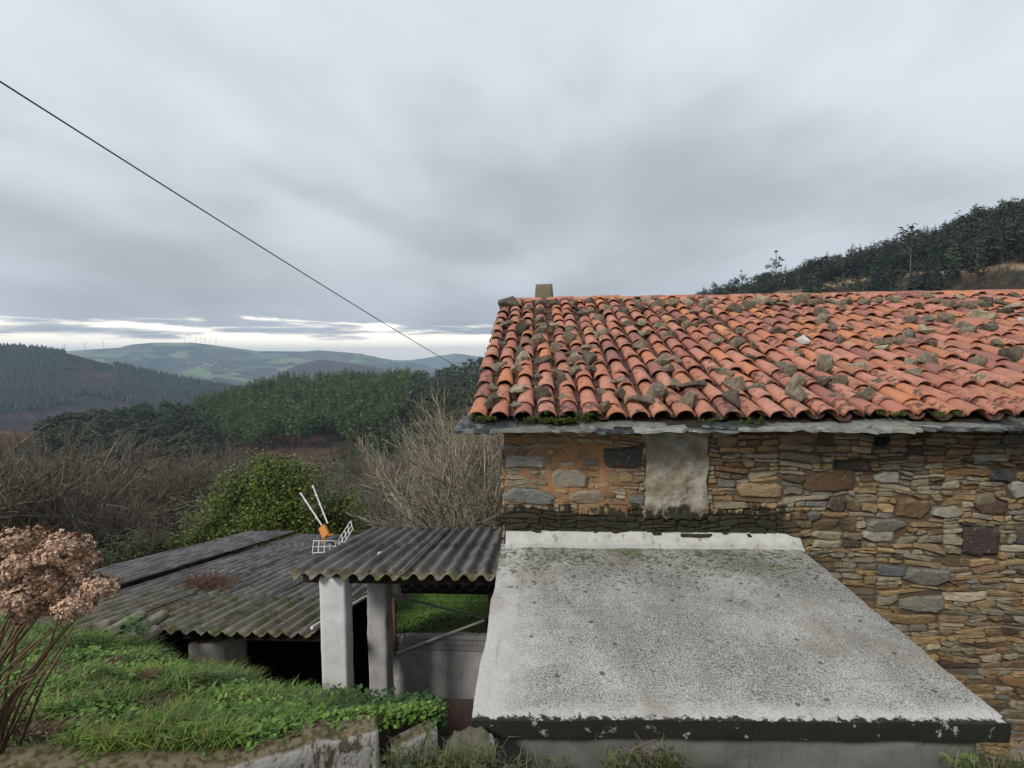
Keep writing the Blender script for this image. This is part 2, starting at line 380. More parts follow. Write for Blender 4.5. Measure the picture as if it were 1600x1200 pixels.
def far_tree(kind, rng):
    """low-detail tree of unit height: crown triangles + trunk"""
    C = []; sz = []
    if kind == 'plantation':
        for z in np.linspace(0.42, 0.97, 15):
            w = 0.095*(1-((z-0.42)/0.58)**1.6)+0.018
            for _ in range(2): a = rng.random()*6.28; C.append((math.cos(a)*w*.7, math.sin(a)*w*.7, z+rng.normal()*.012)); sz.append(w*0.75+.012)
        tr = 0.009; n = 7
    elif kind == 'pine':
        for _ in range(18):
            a = rng.random()*6.28; z = 0.35+0.62*rng.random(); w = 0.27*math.sin(math.pi*min(1, (z-0.2)/0.85))*(0.4+.6*rng.random()); C.append((math.cos(a)*w, math.sin(a)*w, z)); sz.append(0.105)
        tr = 0.016; n = 12
    elif kind == 'eucalyptus':
        for _ in range(9):
            a = rng.random()*6.28; z = 0.55+0.42*rng.random(); w = 0.17*rng.random()+.02; C.append((math.cos(a)*w, math.sin(a)*w, z)); sz.append(0.06+0.03*rng.random())
        tr = 0.011; n = 14
    else:                                # spruce
        for z in np.linspace(0.12, 0.97, 13):
            w = 0.17*(1-z)+0.012
            for _ in range(2): a = rng.random()*6.28; C.append((math.cos(a)*w*.6, math.sin(a)*w*.6, z)); sz.append(w*.75+.01)
        tr = 0.012; n = 9
    C = np.array(C); V, F = leaf_cloud(C, np.array(sz), n, rng)
    dark = {'plantation': ((0.030, 0.060, 0.016), (0.105, 0.155, 0.042)), 'pine': ((0.026, 0.048, 0.016), (0.075, 0.105, 0.034)), 'eucalyptus': ((0.030, 0.048, 0.024), (0.075, 0.098, 0.042)), 'spruce': ((0.015, 0.034, 0.018), (0.038, 0.066, 0.030))}[kind]
    tn = shade(V, dark[0], dark[1], rng)
    S = [(0, 0, -0.03, 0, 0, 0.5, tr, tr*.75), (0, 0, 0.5, rng.normal()*.01, rng.normal()*.01, 0.93, tr*.75, tr*.3)]
    if kind == 'eucalyptus': S += [(0, 0, 0.5, c[0], c[1], c[2], tr*.5, tr*.25) for c in C[:7]]
    TV, TF = tubes(S, 4); TF3 = np.concatenate([TF[:, [0, 1, 2]], TF[:, [0, 2, 3]]])
    bark = np.array([0.15, 0.12, 0.095]) if kind in ('eucalyptus', 'plantation') else np.array([0.07, 0.055, 0.045])
    return (V, F, tn), (TV, TF3, np.repeat(bark[None], len(TV), 0))
KIT = {}
for kind in ('plantation', 'pine', 'eucalyptus', 'spruce'):
    KIT[kind] = [far_tree(kind, np.random.default_rng(100+i)) for i in range(4)]
KMESH = {}
def kit_mesh(kind, i):
    if (kind, i) not in KMESH:
        (V, F, t), (TV, TF, tt) = KIT[kind][i]
        KMESH[(kind, i)] = (mesh('crown', V, F, M['leaf'], False, t), mesh('trunk', TV, TF, M['bark'], False, tt))
    return KMESH[(kind, i)]
def put_tree(kind, p, h, label, cat, group, parts=True, w=1.0):
    i = random.randrange(4); cm, tm = kit_mesh(kind, i); nm = {'plantation': 'plantation_tree', 'pine': 'pine_tree', 'eucalyptus': 'eucalyptus_tree', 'spruce': 'spruce_tree'}[kind]
    e = empty(nm, p); e.scale = (h*w, h*w, h); e.rotation_euler.z = random.random()*6.28; tag(e, label, cat, group)
    link('crown', cm, e); link('trunk', tm, e); return e
def wood(name, items, label, cat, seed):
    """many far trees read as one mass: [(kind, x, y, z, h, w)]"""
    rng = np.random.default_rng(seed); VV = []; FF = []; TT = []; b = 0
    for kind, x, y, z, h, w in items:
        cr, tr = KIT[kind][rng.integers(4)]; a = rng.random()*6.28; c, s = math.cos(a), math.sin(a); k = 0.45+rng.random()*0.85
        for V, F, t in (cr, tr):
            X = np.stack([(V[:, 0]*c-V[:, 1]*s)*h*w+x, (V[:, 0]*s+V[:, 1]*c)*h*w+y, V[:, 2]*h+z], -1)
            VV.append(X); FF.append(F+b); TT.append(t*k); b += len(V)
    o = link(name, mesh(name, np.concatenate(VV), np.concatenate(FF), M['leaf'], False, np.concatenate(TT))); tag(o, label, cat, kind='stuff'); return o

def px_of(P):                          # picture column of a ground point (used to choose what grows where)
    d = CAM_M.transposed() @ Vector(P); return 800+F_PX*d.x/-d.z, 600-F_PX*d.y/-d.z
def visible_pts(n, x0, x1, r0, r1, seed, keep=None):
    rng = np.random.default_rng(seed); p0 = polar(x0, 600)[0]; p1 = polar(x1, 600)[0]
    ph = p0+(p1-p0)*rng.random(n); r = np.sqrt(r0*r0+(r1*r1-r0*r0)*rng.random(n)); z = ground_h(ph, r)
    return np.stack([r*np.sin(ph), r*np.cos(ph), z], -1), ph, r

# plantation on the near ridge
def hexgrid(x0, x1, r0, r1, sp, seed):
    rng = np.random.default_rng(seed); p0 = polar(x0, 600)[0]; p1 = polar(x1, 600)[0]; P = []
    xs = np.arange(-420, 420, sp)
    for i, X in enumerate(xs):
        for Y in np.arange(150, 460, sp): P.append((X+rng.normal()*sp*.16+(sp/2 if int(Y/sp) % 2 else 0), Y+rng.normal()*sp*.16))
    P = np.array(P); ph = np.arctan2(P[:, 0], P[:, 1]); r = np.hypot(P[:, 0], P[:, 1]); ok = (ph > p0) & (ph < p1) & (r > r0) & (r < r1); return P[ok], ph[ok], r[ok]
P, ph, r = hexgrid(300, 640, 238, 455, 4.1, 5)
edge = 238+18*fbm(np.stack([ph*22, 0*ph, 0*ph], -1), 2, 31)+np.interp(ph, [polar(300, 600)[0], polar(360, 600)[0], polar(600, 600)[0], polar(640, 600)[0]], [40, 0, 12, 45])
ok = r > edge; P, ph, r = P[ok], ph[ok], r[ok]; z = ground_h(ph, r); o_ = np.argsort(r)
rest = []
clear = fbm(np.stack([P[:, 0]/14, P[:, 1]/14, 0*P[:, 0]], -1), 2, 33)
o_ = [i for i in o_ if clear[i] > -0.62]
for n_, i in enumerate(o_):
    h = 16.5*(0.72+0.45*random.random())*float(np.interp(ph[i], [polar(300, 600)[0], polar(430, 600)[0]], [0.5, 1.0]))
    if n_ < 290: put_tree('plantation', (P[i, 0], P[i, 1], z[i]-.2), h, 'slender plantation tree with bare trunk at the lower edge of the wooded ridge', 'tree', 'trees along the lower edge of the plantation', w=1.0)
    else: rest.append(('plantation', P[i, 0], P[i, 1], z[i]-.2, h, 1.0))
wood('plantation_wood', rest, 'dense dark green tree plantation covering the ridge in the valley', 'wood', 3)
# mixed trees on both flanks of the plantation
items = []
Q, ph, r = visible_pts(420, 60, 330, 225, 345, 12)
for (x, y, z_), rr in zip(Q, r): items.append(('pine', x, y, z_-.3, 4.5+4*random.random(), 1.5))
wood('mixed_wood', items, 'low dark pines along the spur left of the plantation', 'wood', 4)
items = []
Q, ph, r = visible_pts(900, 585, 1000, 170, 425, 13)
for (x, y, z_), rr in zip(Q, r):
    if rr < 235 and random.random() < .62: continue
    items.append((random.choice(['pine', 'pine', 'eucalyptus']), x, y, z_-.3, 7+7*random.random(), 1.25))
wood('mixed_wood', items, 'wild dark trees on the slope between plantation and house', 'wood', 5)
# hill behind the house
items = []; gnum = 0
Q, ph, r = visible_pts(4600, 1085, 1900, 215, 345, 14)
for (x, y, z_), p_, rr in zip(Q, ph, r):
    tr = float(np.interp(p_, TKP, TKR)); px, py = px_of((x, y, z_))
    if rr < tr+5 and random.random() < 0.93: continue
    if px < 1330 and random.random() < 0.4: continue
    k = 'spruce' if 1330 < px < 1480 and random.random() < .75 else random.choice(['eucalyptus', 'pine', 'pine', 'spruce'] if px < 1350 else ['pine', 'pine', 'eucalyptus'])
    h = (9 if px < 1250 else 11)*(0.7+.6*random.random())
    if k == 'pine': h *= .8
    items.append((k, x, y, z_-.3, h, 1.1))
items.sort(key=lambda t: -t[3]); rest = []
for it in items:
    k, x, y, z_, h, w = it; px, py = px_of((x, y, z_+h))
    rr = math.hypot(x, y); D = float(np.interp(math.atan2(x, y), L1[0], L1[2]))
    if gnum < 110 and rr > D-14 and 1085 < px < 1620:
        gnum += 1
        put_tree(k, (x, y, z_), h, {'pine': 'dark bushy pine on the skyline of the hill behind the roof', 'eucalyptus': 'tall thin eucalyptus on the skyline of the hill behind the roof', 'spruce': 'pointed dark spruce on the skyline of the hill behind the roof'}[k], 'tree', {'pine': 'skyline pines behind the roof', 'eucalyptus': 'skyline eucalyptus behind the roof', 'spruce': 'skyline spruces behind the roof'}[k], w=w)
    else: rest.append(it)
wood('hill_wood', rest, 'dark wood covering the hill behind the tiled roof', 'wood', 6)
# named outliers of the skyline
for px, py, D, h, k, lb in ((1100, 466, 345, 9.0, 'pine', 'small round pine standing alone at the left end of the hill skyline'), (1117, 466, 345, 11, 'eucalyptus', 'spindly small eucalyptus second from the left end of the hill skyline'),
                            (1160, 462, 342, 14, 'eucalyptus', 'eucalyptus with umbrella crown on the lower left hill skyline'), (1212, 458, 336, 21, 'eucalyptus', 'tallest eucalyptus on the lower left hill skyline'), (1421, 462, 262, 24, 'eucalyptus', 'pale trunked tree standing below the dirt track')):
    p_, e = polar(px, py); z_ = float(ground_h(np.array([p_]), np.array([D]))[0]); put_tree(k, (D*math.sin(p_), D*math.cos(p_), z_-.3), h, lb, 'tree', None, w=1.15)
# conifers on the far left hill
rng = np.random.default_rng(77); n = 15000; ph = rng.uniform(polar(-120, 600)[0], polar(470, 600)[0], n); r = rng.uniform(1000, 1520, n); z = H2[1](ph, r)
Pn = np.stack([r*np.sin(ph), r*np.cos(ph), 0*r], -1); m = fbm(Pn/110, 3, 64); pxs = np.interp(ph, [polar(q, 600)[0] for q in range(-200, 600, 20)], range(-200, 600, 20))
keep = (m > 0.0) | ((r > 1330) & (pxs < 105)) | ((r > 1400) & (pxs > 180)); Pn = Pn[keep]; z = z[keep]; hh = rng.uniform(8, 15, len(z)); k = 5; a = 2*np.pi*np.arange(k)/k
ring = np.stack([np.cos(a), np.sin(a), 0*a], -1)
V = np.concatenate([np.concatenate([(Pn[:, None]+ring[None]*(hh*.26)[:, None, None])+np.array([0, 0, 1])*(z+hh*.1)[:, None, None], (Pn+np.array([0, 0, 1])*(z+hh)[:, None])[:, None]], 1)]).reshape(-1, 3)
F = (np.stack([np.arange(k), (np.arange(k)+1) % k, np.full(k, k)], -1)[None]+(np.arange(len(z))*(k+1))[:, None, None]).reshape(-1, 3)
tn = np.repeat(np.array([[0.017, 0.034, 0.020]])*(0.7+0.7*rng.random((len(z), 1))), k+1, 0)
o = link('far_forest', mesh('far_forest', V, F, M['leaf'], False, tn)); tag(o, 'dark conifer forest in patches on the far left hill', 'forest', kind='stuff')

# ------------------------------------------------------------------ scrub on the slope
def scrub_proto(rng, dense):
    S = []
    for _ in range(dense):
        a = rng.random()*6.28; el = 0.5+rng.random()*0.9; L_ = 0.45+0.55*rng.random(); d = np.array([math.cos(a)*math.cos(el), math.sin(a)*math.cos(el), math.sin(el)])
        b = np.array([rng.normal()*.12, rng.normal()*.12, 0]); m_ = b+d*L_*.5; S.append((*b, *m_, .022, .014))
        for _ in range(4):
            e = d+rng.normal(size=3)*.45; e /= np.linalg.norm(e); q = m_+e*L_*.5; S.append((*m_, *q, .012, .005))
    return np.array(S)
def scrub(name, pts, sizes, tones, label, seed, dense=11):
    rng = np.random.default_rng(seed); pr = [scrub_proto(rng, dense) for _ in range(6)]; VV = []; FF = []; TT = []; b = 0
    mk = [tubes(p, 3) for p in pr]
    for p, s, t in zip(pts, sizes, tones):
        V, F = mk[rng.integers(6)]; a = rng.random()*6.28; c, q = math.cos(a), math.sin(a)
        X = np.stack([(V[:, 0]*c-V[:, 1]*q)*s*1.15+p[0], (V[:, 0]*q+V[:, 1]*c)*s*1.15+p[1], V[:, 2]*s+p[2]-.1], -1); VV.append(X); FF.append(F+b); b += len(V); TT.append(np.repeat(t[None], len(V), 0))
    o = link(name, mesh(name, np.concatenate(VV), np.concatenate(FF), M['tone'], False, np.concatenate(TT))); tag(o, label, 'scrub', kind='stuff')
pal = np.array([[0.20, 0.145, 0.11], [0.17, 0.145, 0.115], [0.22, 0.13, 0.095], [0.13, 0.12, 0.08], [0.19, 0.18, 0.14]])
Q1, p1_, r1_ = visible_pts(1700, -60, 820, 22, 130, 21); Q2, p2_, r2_ = visible_pts(1500, -80, 820, 120, 262, 22)
rng = np.random.default_rng(23); Q = np.concatenate([Q1, Q2]); rr = np.concatenate([r1_, r2_])
sz = (1.2+2.4*rng.random(len(Q)))*np.interp(rr, [20, 80, 250], [0.8, 1.1, 1.7]); tn = pal[rng.integers(0, 5, len(Q))]*(0.55+.6*rng.random((len(Q), 1)))
pp = np.concatenate([p1_, p2_]); nearp = (pp > polar(300, 600)[0]) & (pp < polar(620, 600)[0]) & (rr > 190); sz = np.where(nearp, sz*.4, sz)
scrub('scrub', Q, sz, tn, 'leafless brown scrub covering the valley slope', 24)
Q, p_, r_ = visible_pts(1300, 1080, 1750, 120, 330, 29); rng = np.random.default_rng(30); keep = np.abs(r_-np.interp(p_, TKP, TKR)) > 5; Q = Q[keep]
scrub('hillside_scrub', Q, 1.5+2.2*rng.random(len(Q)), pal[rng.integers(0, 5, len(Q))]*(0.35+.4*rng.random((len(Q), 1))), 'dark brown scrub round the dirt track behind the roof', 31)
# low evergreen scrub among it
Q, p_, r_ = visible_pts(900, -60, 820, 24, 240, 26); rng = np.random.default_rng(27); keep = fbm(Q/[24, 24, 24], 2, 71) > 0.05; Q = Q[keep]
C = np.concatenate([Q+rng.normal(size=Q.shape)*[1.0, 1.0, .3]+[0, 0, .8] for _ in range(4)]); V, F = leaf_cloud(C, 0.9, 32, rng); tn = shade(V, (0.022, 0.035, 0.014), (0.055, 0.075, 0.028), rng)
o = link('evergreen_scrub', mesh('evergreen_scrub', V, F, M['leaf'], False, tn)); tag(o, 'low dark green bushes among the brown scrub', 'scrub', kind='stuff')

# ------------------------------------------------------------------ far things: wind turbines and farmhouses
t = NT('turbine_white', 0.5); t.color((0.40, 0.40, 0.41)); M['turbine'] = t.m
tw = MB().tube([(0, 0, 0), (0, 0, 78)], [2.6, 1.5], 8).mesh('tower', M['turbine']); nc = MB().box((0, 0, 79.5), (4, 10, 4)).mesh('nacelle', M['turbine'])
bl = MB().add([(-1.8, -5.4, 0), (1.8, -5.4, 0), (0.5, -5.4, 40), (-0.5, -5.4, 40), (-1.2, -4.9, 0), (1.2, -4.9, 0), (.3, -5.1, 40), (-.3, -5.1, 40)], [(0, 1, 2, 3), (7, 6, 5, 4), (0, 4, 5, 1), (1, 5, 6, 2), (2, 6, 7, 3), (3, 7, 4, 0)]).mesh('blade', M['turbine'])
for i, (px, dy) in enumerate([(104, 0), (136, 0), (165, 0), (292, 0), (300, 0), (309, 0), (316, 0), (323, 0), (331, 0), (340, 0)]):
    p_ = polar(px, 600)[0]; D = 5500; zc = float(np.interp(p_, H4[0][0], H4[0][1])); e = empty('wind_turbine', (D*math.sin(p_), D*math.cos(p_), zc-2)); e.rotation_euler.z = -p_+0.3; e.scale = (.6, .6, .65)
    grp = 'wind turbines on the left shoulder' if i < 3 else 'wind turbines on the far crest'
    tag(e, 'tiny pale wind turbine on the left shoulder of the far ridge' if i < 3 else 'tiny pale wind turbine in the row on the rounded far crest', 'wind turbine', grp)
    link('tower', tw, e); link('nacelle', nc, e)
    for k in range(3): b_ = link('blade', bl, e, (0, 0, 79.5)); b_.rotation_euler.y = random.random()*.01+k*2.0944+i
t = NT('farm_wall', 0.8); t.color((0.62, 0.60, 0.56)); M['farm_wall'] = t.m
t = NT('farm_roof', 0.8); t.color((0.25, 0.12, 0.08)); M['farm_roof'] = t.m
wl = MB().box((0, 0, 3), (16, 9, 6)).mesh('wall', M['farm_wall']); rf = MB().add([(-8.5, -5, 6), (8.5, -5, 6), (8.5, 5, 6), (-8.5, 5, 6), (-8.5, 0, 9), (8.5, 0, 9)], [(0, 1, 5, 4), (2, 3, 4, 5), (0, 4, 3), (1, 2, 5), (0, 3, 2, 1)]).mesh('roof', M['farm_roof'])
for (px, py) in [(296, 568), (304, 571), (318, 567), (323, 570), (330, 572), (337, 569), (345, 573), (352, 577), (372, 571), (381, 573), (327, 586), (312, 574)]:
    p_, e_ = polar(px, py); rs_ = np.linspace(3300, 5500, 600); h_ = H4[1](np.full(600, p_), rs_); ok = h_ > e_*rs_; k = int(np.argmax(ok)) if ok.any() else 300
    e = empty('farmhouse', (rs_[k]*math.sin(p_), rs_[k]*math.cos(p_), h_[k]-.5)); e.rotation_euler.z = random.random()*3; e.scale = (1.5, 1.5, 1.3)
    tag(e, 'tiny white farmhouse on the green far slope', 'house', 'farmhouses on the far slope'); link('wall', wl, e); link('roof', rf, e)
# ------------------------------------------------------------------ materials of the house
def tile_mat(name, src):
    t = NT(name, 0.72, 0.35)
    k = t.rand() if src == 'obj' else t.xyz(t.attr())[0]
    k2 = t.math('FRACT', t.math('MULTIPLY', k, 37.31)); k3 = t.math('FRACT', t.math('MULTIPLY', k, 113.7))
    c = t.ramp(k, [(0.0, (0.42, 0.165, 0.115)), (0.16, (0.52, 0.225, 0.145)), (0.34, (0.58, 0.275, 0.195)), (0.52, (0.50, 0.205, 0.125)), (0.66, (0.62, 0.255, 0.115)), (0.80, (0.40, 0.165, 0.125)), (0.92, (0.30, 0.140, 0.115)), (0.975, (0.62, 0.27, 0.13)), (1.0, (0.62, 0.37, 0.18))])
    p = t.pos(); n1 = t.noise(p, 5.0, 5.0, 0.6); n2 = t.noise(p, 38.0, 4.0, 0.6); n3 = t.noise(p, 11.0, 5.0, 0.65)
    c = t.mix(1.0, c, t.ramp(n2, [(0.3, (0.78, 0.76, 0.76)), (0.7, (1.06, 1.03, 1.03))]), 'MULTIPLY')
    c = t.mix(t.math('MULTIPLY', t.step(n1, 0.48, 0.66), 0.5), c, (0.27, 0.155, 0.105))
    d = t.math('ADD', n3, t.math('MULTIPLY', k2, 0.16))
    c = t.mix(t.math('MULTIPLY', t.step(d, 0.62, 0.74), 0.85), c, (0.07, 0.05, 0.04))
    c = t.mix(t.math('MULTIPLY', t.step(n2, 0.66, 0.74), t.math('MULTIPLY', k3, 0.5)), c, (0.45, 0.40, 0.30))
    if src == 'dirty': c = t.mix(0.80, c, (0.022, 0.018, 0.013))  # channel dirt, darkened further to paint in the shade of the gaps
    t.color(c); t.rough(t.ramp(n1, [(0.3, (0.55,)*3), (0.7, (0.85,)*3)])); t.bump(n2, 0.25, 0.006); return t.m
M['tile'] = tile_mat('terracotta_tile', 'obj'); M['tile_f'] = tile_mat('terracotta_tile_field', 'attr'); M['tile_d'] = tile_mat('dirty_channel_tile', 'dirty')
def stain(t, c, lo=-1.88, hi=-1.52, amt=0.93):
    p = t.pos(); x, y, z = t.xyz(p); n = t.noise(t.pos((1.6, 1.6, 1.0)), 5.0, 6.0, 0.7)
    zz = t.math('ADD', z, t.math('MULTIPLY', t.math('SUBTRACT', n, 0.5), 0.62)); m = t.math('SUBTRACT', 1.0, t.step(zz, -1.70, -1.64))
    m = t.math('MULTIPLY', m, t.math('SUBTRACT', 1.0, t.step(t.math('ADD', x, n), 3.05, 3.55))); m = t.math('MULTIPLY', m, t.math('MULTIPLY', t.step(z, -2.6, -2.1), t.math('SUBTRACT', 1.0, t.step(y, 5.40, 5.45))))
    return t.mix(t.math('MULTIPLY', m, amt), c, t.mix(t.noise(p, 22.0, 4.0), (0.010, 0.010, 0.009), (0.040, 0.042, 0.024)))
def stone_mat():
    t = NT('rubble_stone', 0.88, 0.22); c = t.attr(); p = t.pos((1, 1, 3.2)); n = t.noise(p, 16.0, 6.0, 0.65); g = t.noise(t.pos(), 3.0, 4.0)
    c = t.mix(1.0, c, t.ramp(n, [(0.28, (0.45, 0.44, 0.43)), (0.5, (1, 1, 1)), (0.75, (1.5, 1.42, 1.3))]), 'MULTIPLY')
    c = t.mix(t.math('MULTIPLY', t.step(g, 0.52, 0.68), 0.45), c, (0.22, 0.125, 0.055))
    c = t.mix(t.math('MULTIPLY', t.step(t.noise(t.pos(), 27.0, 3.0), 0.62, 0.70), 0.45), c, (0.33, 0.31, 0.25))
    c = stain(t, c); t.color(c); t.bump(n, 0.7, 0.012); return t.m
M['stone'] = stone_mat()
def mortar_mat():
    t = NT('earth_mortar', 0.95, 0.1); p = t.pos(); x, y, z = t.xyz(p); n = t.noise(p, 9.0, 5.0, 0.6)
    m = t.math('SUBTRACT', 1.0, t.step(t.math('ADD', x, t.math('MULTIPLY', n, 0.8)), 1.1, 1.6))
    m = t.math('MULTIPLY', m, t.math('SUBTRACT', 1.0, t.step(y, 5.37, 5.40)))
    c = t.mix(m, t.mix(n, (0.06, 0.045, 0.03), (0.19, 0.14, 0.09)), t.mix(n, (0.24, 0.12, 0.055), (0.44, 0.25, 0.13)))
    c = stain(t, c); t.color(c); t.bump(n, 0.6, 0.012); return t.m
M['mortar'] = mortar_mat()
def plaster_mat():
    t = NT('old_plaster', 0.9, 0.15); p = t.pos(); n = t.noise(p, 6.0, 6.0, 0.65); h = t.noise(p, 30.0, 4.0)
    c = t.mix(t.step(n, 0.35, 0.68), (0.24, 0.20, 0.135), (0.40, 0.375, 0.31)); c = t.mix(t.math('MULTIPLY', t.step(h, .6, .7), .4), c, (.2, .15, .1))
    c = stain(t, c); t.color(c); t.bump(t.math('ADD', n, t.math('MULTIPLY', h, .3)), 0.9, 0.05); return t.m
M['plaster'] = plaster_mat()
def slate_mat():
    t = NT('eave_slate', 0.5, 0.5); c = t.ramp(t.rand(), [(0.0, (0.035, 0.04, 0.045)), (0.4, (0.065, 0.075, 0.08)), (0.6, (0.14, 0.15, 0.13)), (1.0, (0.28, 0.29, 0.25))])
    p = t.pos(); n = t.noise(t.pos((1, 1, 3)), 14.0, 6.0, 0.65); g = t.noise(p, 5.0, 5.0)
    c = t.mix(1.0, c, t.ramp(n, [(0.3, (0.55,)*3), (0.7, (1.5,)*3)]), 'MULTIPLY'); c = t.mix(t.math('MULTIPLY', t.step(g, 0.52, 0.66), 0.65), c, (0.24, 0.26, 0.20))
    t.color(c); t.rough(t.ramp(g, [(0.35, (0.22,)*3), (0.65, (0.8,)*3)])); t.bump(n, 0.5, 0.01); return t.m
M['slate'] = slate_mat()
t = NT('dark_timber', 0.9); n_ = t.noise(t.pos((1, 6, 6)), 6.0); t.color(t.mix(n_, (0.02, 0.016, 0.012), (0.06, 0.045, 0.032))); M['timber'] = t.m
def rock_mat():
    t = NT('loose_stone', 0.88, 0.25); c = t.ramp(t.rand(), [(0.0, (0.10, 0.085, 0.07)), (0.25, (0.30, 0.265, 0.215)), (0.45, (0.15, 0.135, 0.115)), (0.65, (0.36, 0.315, 0.25)), (0.8, (0.20, 0.17, 0.13)), (0.92, (0.44, 0.385, 0.29)), (1.0, (0.48, 0.45, 0.40))])
    p = t.pos(obj=True); n = t.noise(p, 2.5, 6.0, 0.7); g = t.noise(t.pos(), 9.0, 4.0)
    c = t.mix(1.0, c, t.ramp(n, [(0.3, (0.22, 0.21, 0.18)), (0.7, (1.15, 1.08, 0.95))]), 'MULTIPLY'); c = t.mix(t.math('MULTIPLY', t.step(g, 0.58, 0.68), 0.4), c, (0.10, 0.095, 0.045))
    t.color(c); t.bump(n, 0.6, 0.02); return t.m
M['rock'] = rock_mat()
def concrete_mat():
    t = NT('weathered_slab', 0.9, 0.2); p = t.pos(); x, y, z = t.xyz(p)
    nl = t.noise(p, 1.5, 5.0, 0.6); nm = t.noise(p, 7.0, 5.0, 0.6); nf = t.noise(p, 85.0, 3.0, 0.75); nd = t.noise(t.pos((1, 1.0, 1)), 21.0, 6.0, 0.65)
    c = t.mix(t.step(nl, 0.38, 0.60), (0.51, 0.495, 0.455), (0.385, 0.375, 0.345))
    c = t.mix(t.math('MULTIPLY', t.step(nm, 0.5, 0.7), 0.35), c, (0.56, 0.545, 0.505))
    sp = t.step(nf, 0.46, 0.57); c = t.mix(t.math('MULTIPLY', sp, t.ramp(nl, [(0.3, (0.55,)*3), (0.6, (0.92,)*3)])), c, (0.085, 0.085, 0.08))
    # whitewash towards the left and the front lip
    w = t.math('SUBTRACT', 1.0, t.step(t.math('ADD', x, t.math('MULTIPLY', nm, 0.5)), -0.10, 0.35)); w2 = t.math('SUBTRACT', 1.0, t.step(t.math('ADD', y, t.math('MULTIPLY', nm, 0.25)), 3.05, 3.25))
    c = t.mix(t.math('MULTIPLY', t.math('MAXIMUM', w, w2), 0.6), c, (0.66, 0.64, 0.60))
    rs_ = t.noise(t.pos((5.0, 0.5, 1)), 2.2, 5.0, 0.6); c = t.mix(t.math('MULTIPLY', t.step(rs_, 0.54, 0.68), 0.30), c, (0.20, 0.185, 0.15))
    br = t.noise(p, 0.9, 4.0, 0.7); c = t.mix(t.math('MULTIPLY', t.step(br, 0.50, 0.64), 0.4), c, (0.24, 0.20, 0.15))
    # moss and lichen specks, thicker near the wall
    mo = t.math('MULTIPLY', t.step(t.math('ADD', nd, t.math('MULTIPLY', t.step(y, 3.6, 5.2), 0.17)), 0.66, 0.71), t.step(nm, 0.34, 0.55))
    c = t.mix(t.math('MULTIPLY', mo, 0.85), c, t.mix(nm, (0.035, 0.035, 0.022), (0.10, 0.115, 0.03)))
    vd = t.math('SUBTRACT', 1.0, t.step(t.math('ADD', t.voro(p, 6.5), t.math('MULTIPLY', nm, 0.16)), 0.16, 0.24)); vk = t.xyz(t.voro(p, 6.5, 'F1', 'Color'))[0]
    c = t.mix(t.math('MULTIPLY', vd, t.math('MULTIPLY', t.step(vk, 0.45, 0.6), 0.85)), c, (0.07, 0.068, 0.05))
    gr = t.math('MULTIPLY', t.step(y, 4.55, 5.05), t.step(t.noise(p, 2.2, 5.0, 0.65), 0.47, 0.62)); c = t.mix(t.math('MULTIPLY', gr, t.math('MULTIPLY', t.step(nf, 0.36, 0.52), 0.8)), c, (0.10, 0.115, 0.035))
    # black crust on the front edge
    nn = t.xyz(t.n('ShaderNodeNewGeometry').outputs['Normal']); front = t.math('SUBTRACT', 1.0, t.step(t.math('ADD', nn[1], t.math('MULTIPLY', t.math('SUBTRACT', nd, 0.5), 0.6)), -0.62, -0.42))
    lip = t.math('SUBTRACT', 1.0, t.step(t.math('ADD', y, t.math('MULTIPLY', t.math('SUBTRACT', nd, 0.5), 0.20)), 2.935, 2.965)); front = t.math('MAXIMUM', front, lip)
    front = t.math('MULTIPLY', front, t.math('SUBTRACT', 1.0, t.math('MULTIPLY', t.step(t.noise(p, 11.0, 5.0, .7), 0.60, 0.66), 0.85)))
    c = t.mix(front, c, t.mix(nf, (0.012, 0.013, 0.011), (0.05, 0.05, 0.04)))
    t.color(c); t.bump(t.math('ADD', nf, nm), 0.35, 0.006); return t.m
M['concrete'] = concrete_mat()
def render_mat(name, a, b, sc=2.5, dirt=(0.09, 0.08, 0.065), dz=None, amt=0.5):
    t = NT(name, 0.9, 0.15); p = t.pos(); n = t.noise(p, sc, 6.0, 0.62); h = t.noise(p, 40.0, 3.0); c = t.mix(t.step(n, 0.33, 0.66), a, b)
    d = t.noise(t.pos((1.0, 1.0, 0.25)), 9.0, 5.0, 0.7); c = t.mix(t.math('MULTIPLY', t.step(d, 0.58, 0.70), amt), c, dirt)
    t.color(c); t.bump(t.math('ADD', n, t.math('MULTIPLY', h, 0.4)), 0.35, 0.012); return t.m
M['grey_render'] = render_mat('grey_render', (0.17, 0.17, 0.155), (0.30, 0.295, 0.27), 2.2, (0.06, 0.06, 0.05))
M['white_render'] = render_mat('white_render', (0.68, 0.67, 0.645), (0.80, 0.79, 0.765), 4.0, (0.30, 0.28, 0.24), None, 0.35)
M['fillet'] = render_mat('whitewash', (0.50, 0.49, 0.45), (0.62, 0.61, 0.57), 6.0, (0.10, 0.10, 0.07), None, 0.55)

# ------------------------------------------------------------------ stone house
HB = Vector((4.8, 9.8, -4.95)); house = empty('stone_house', HB); tag(house, 'old rubble stone house with terracotta tile roof weighed down by stones', 'house')
def part(name, data, B=HB, parent=None):
    o = link(name, data, parent or house); o.matrix_parent_inverse = Matrix.Translation(-B); return o
YW = 5.36; XL, XR = -0.37, 11.2; YB = 14.5; YR = 9.93
SL = 0.362; SA = math.atan(SL)
def roof_z(Y): return -0.655+SL*(Y-5.0)
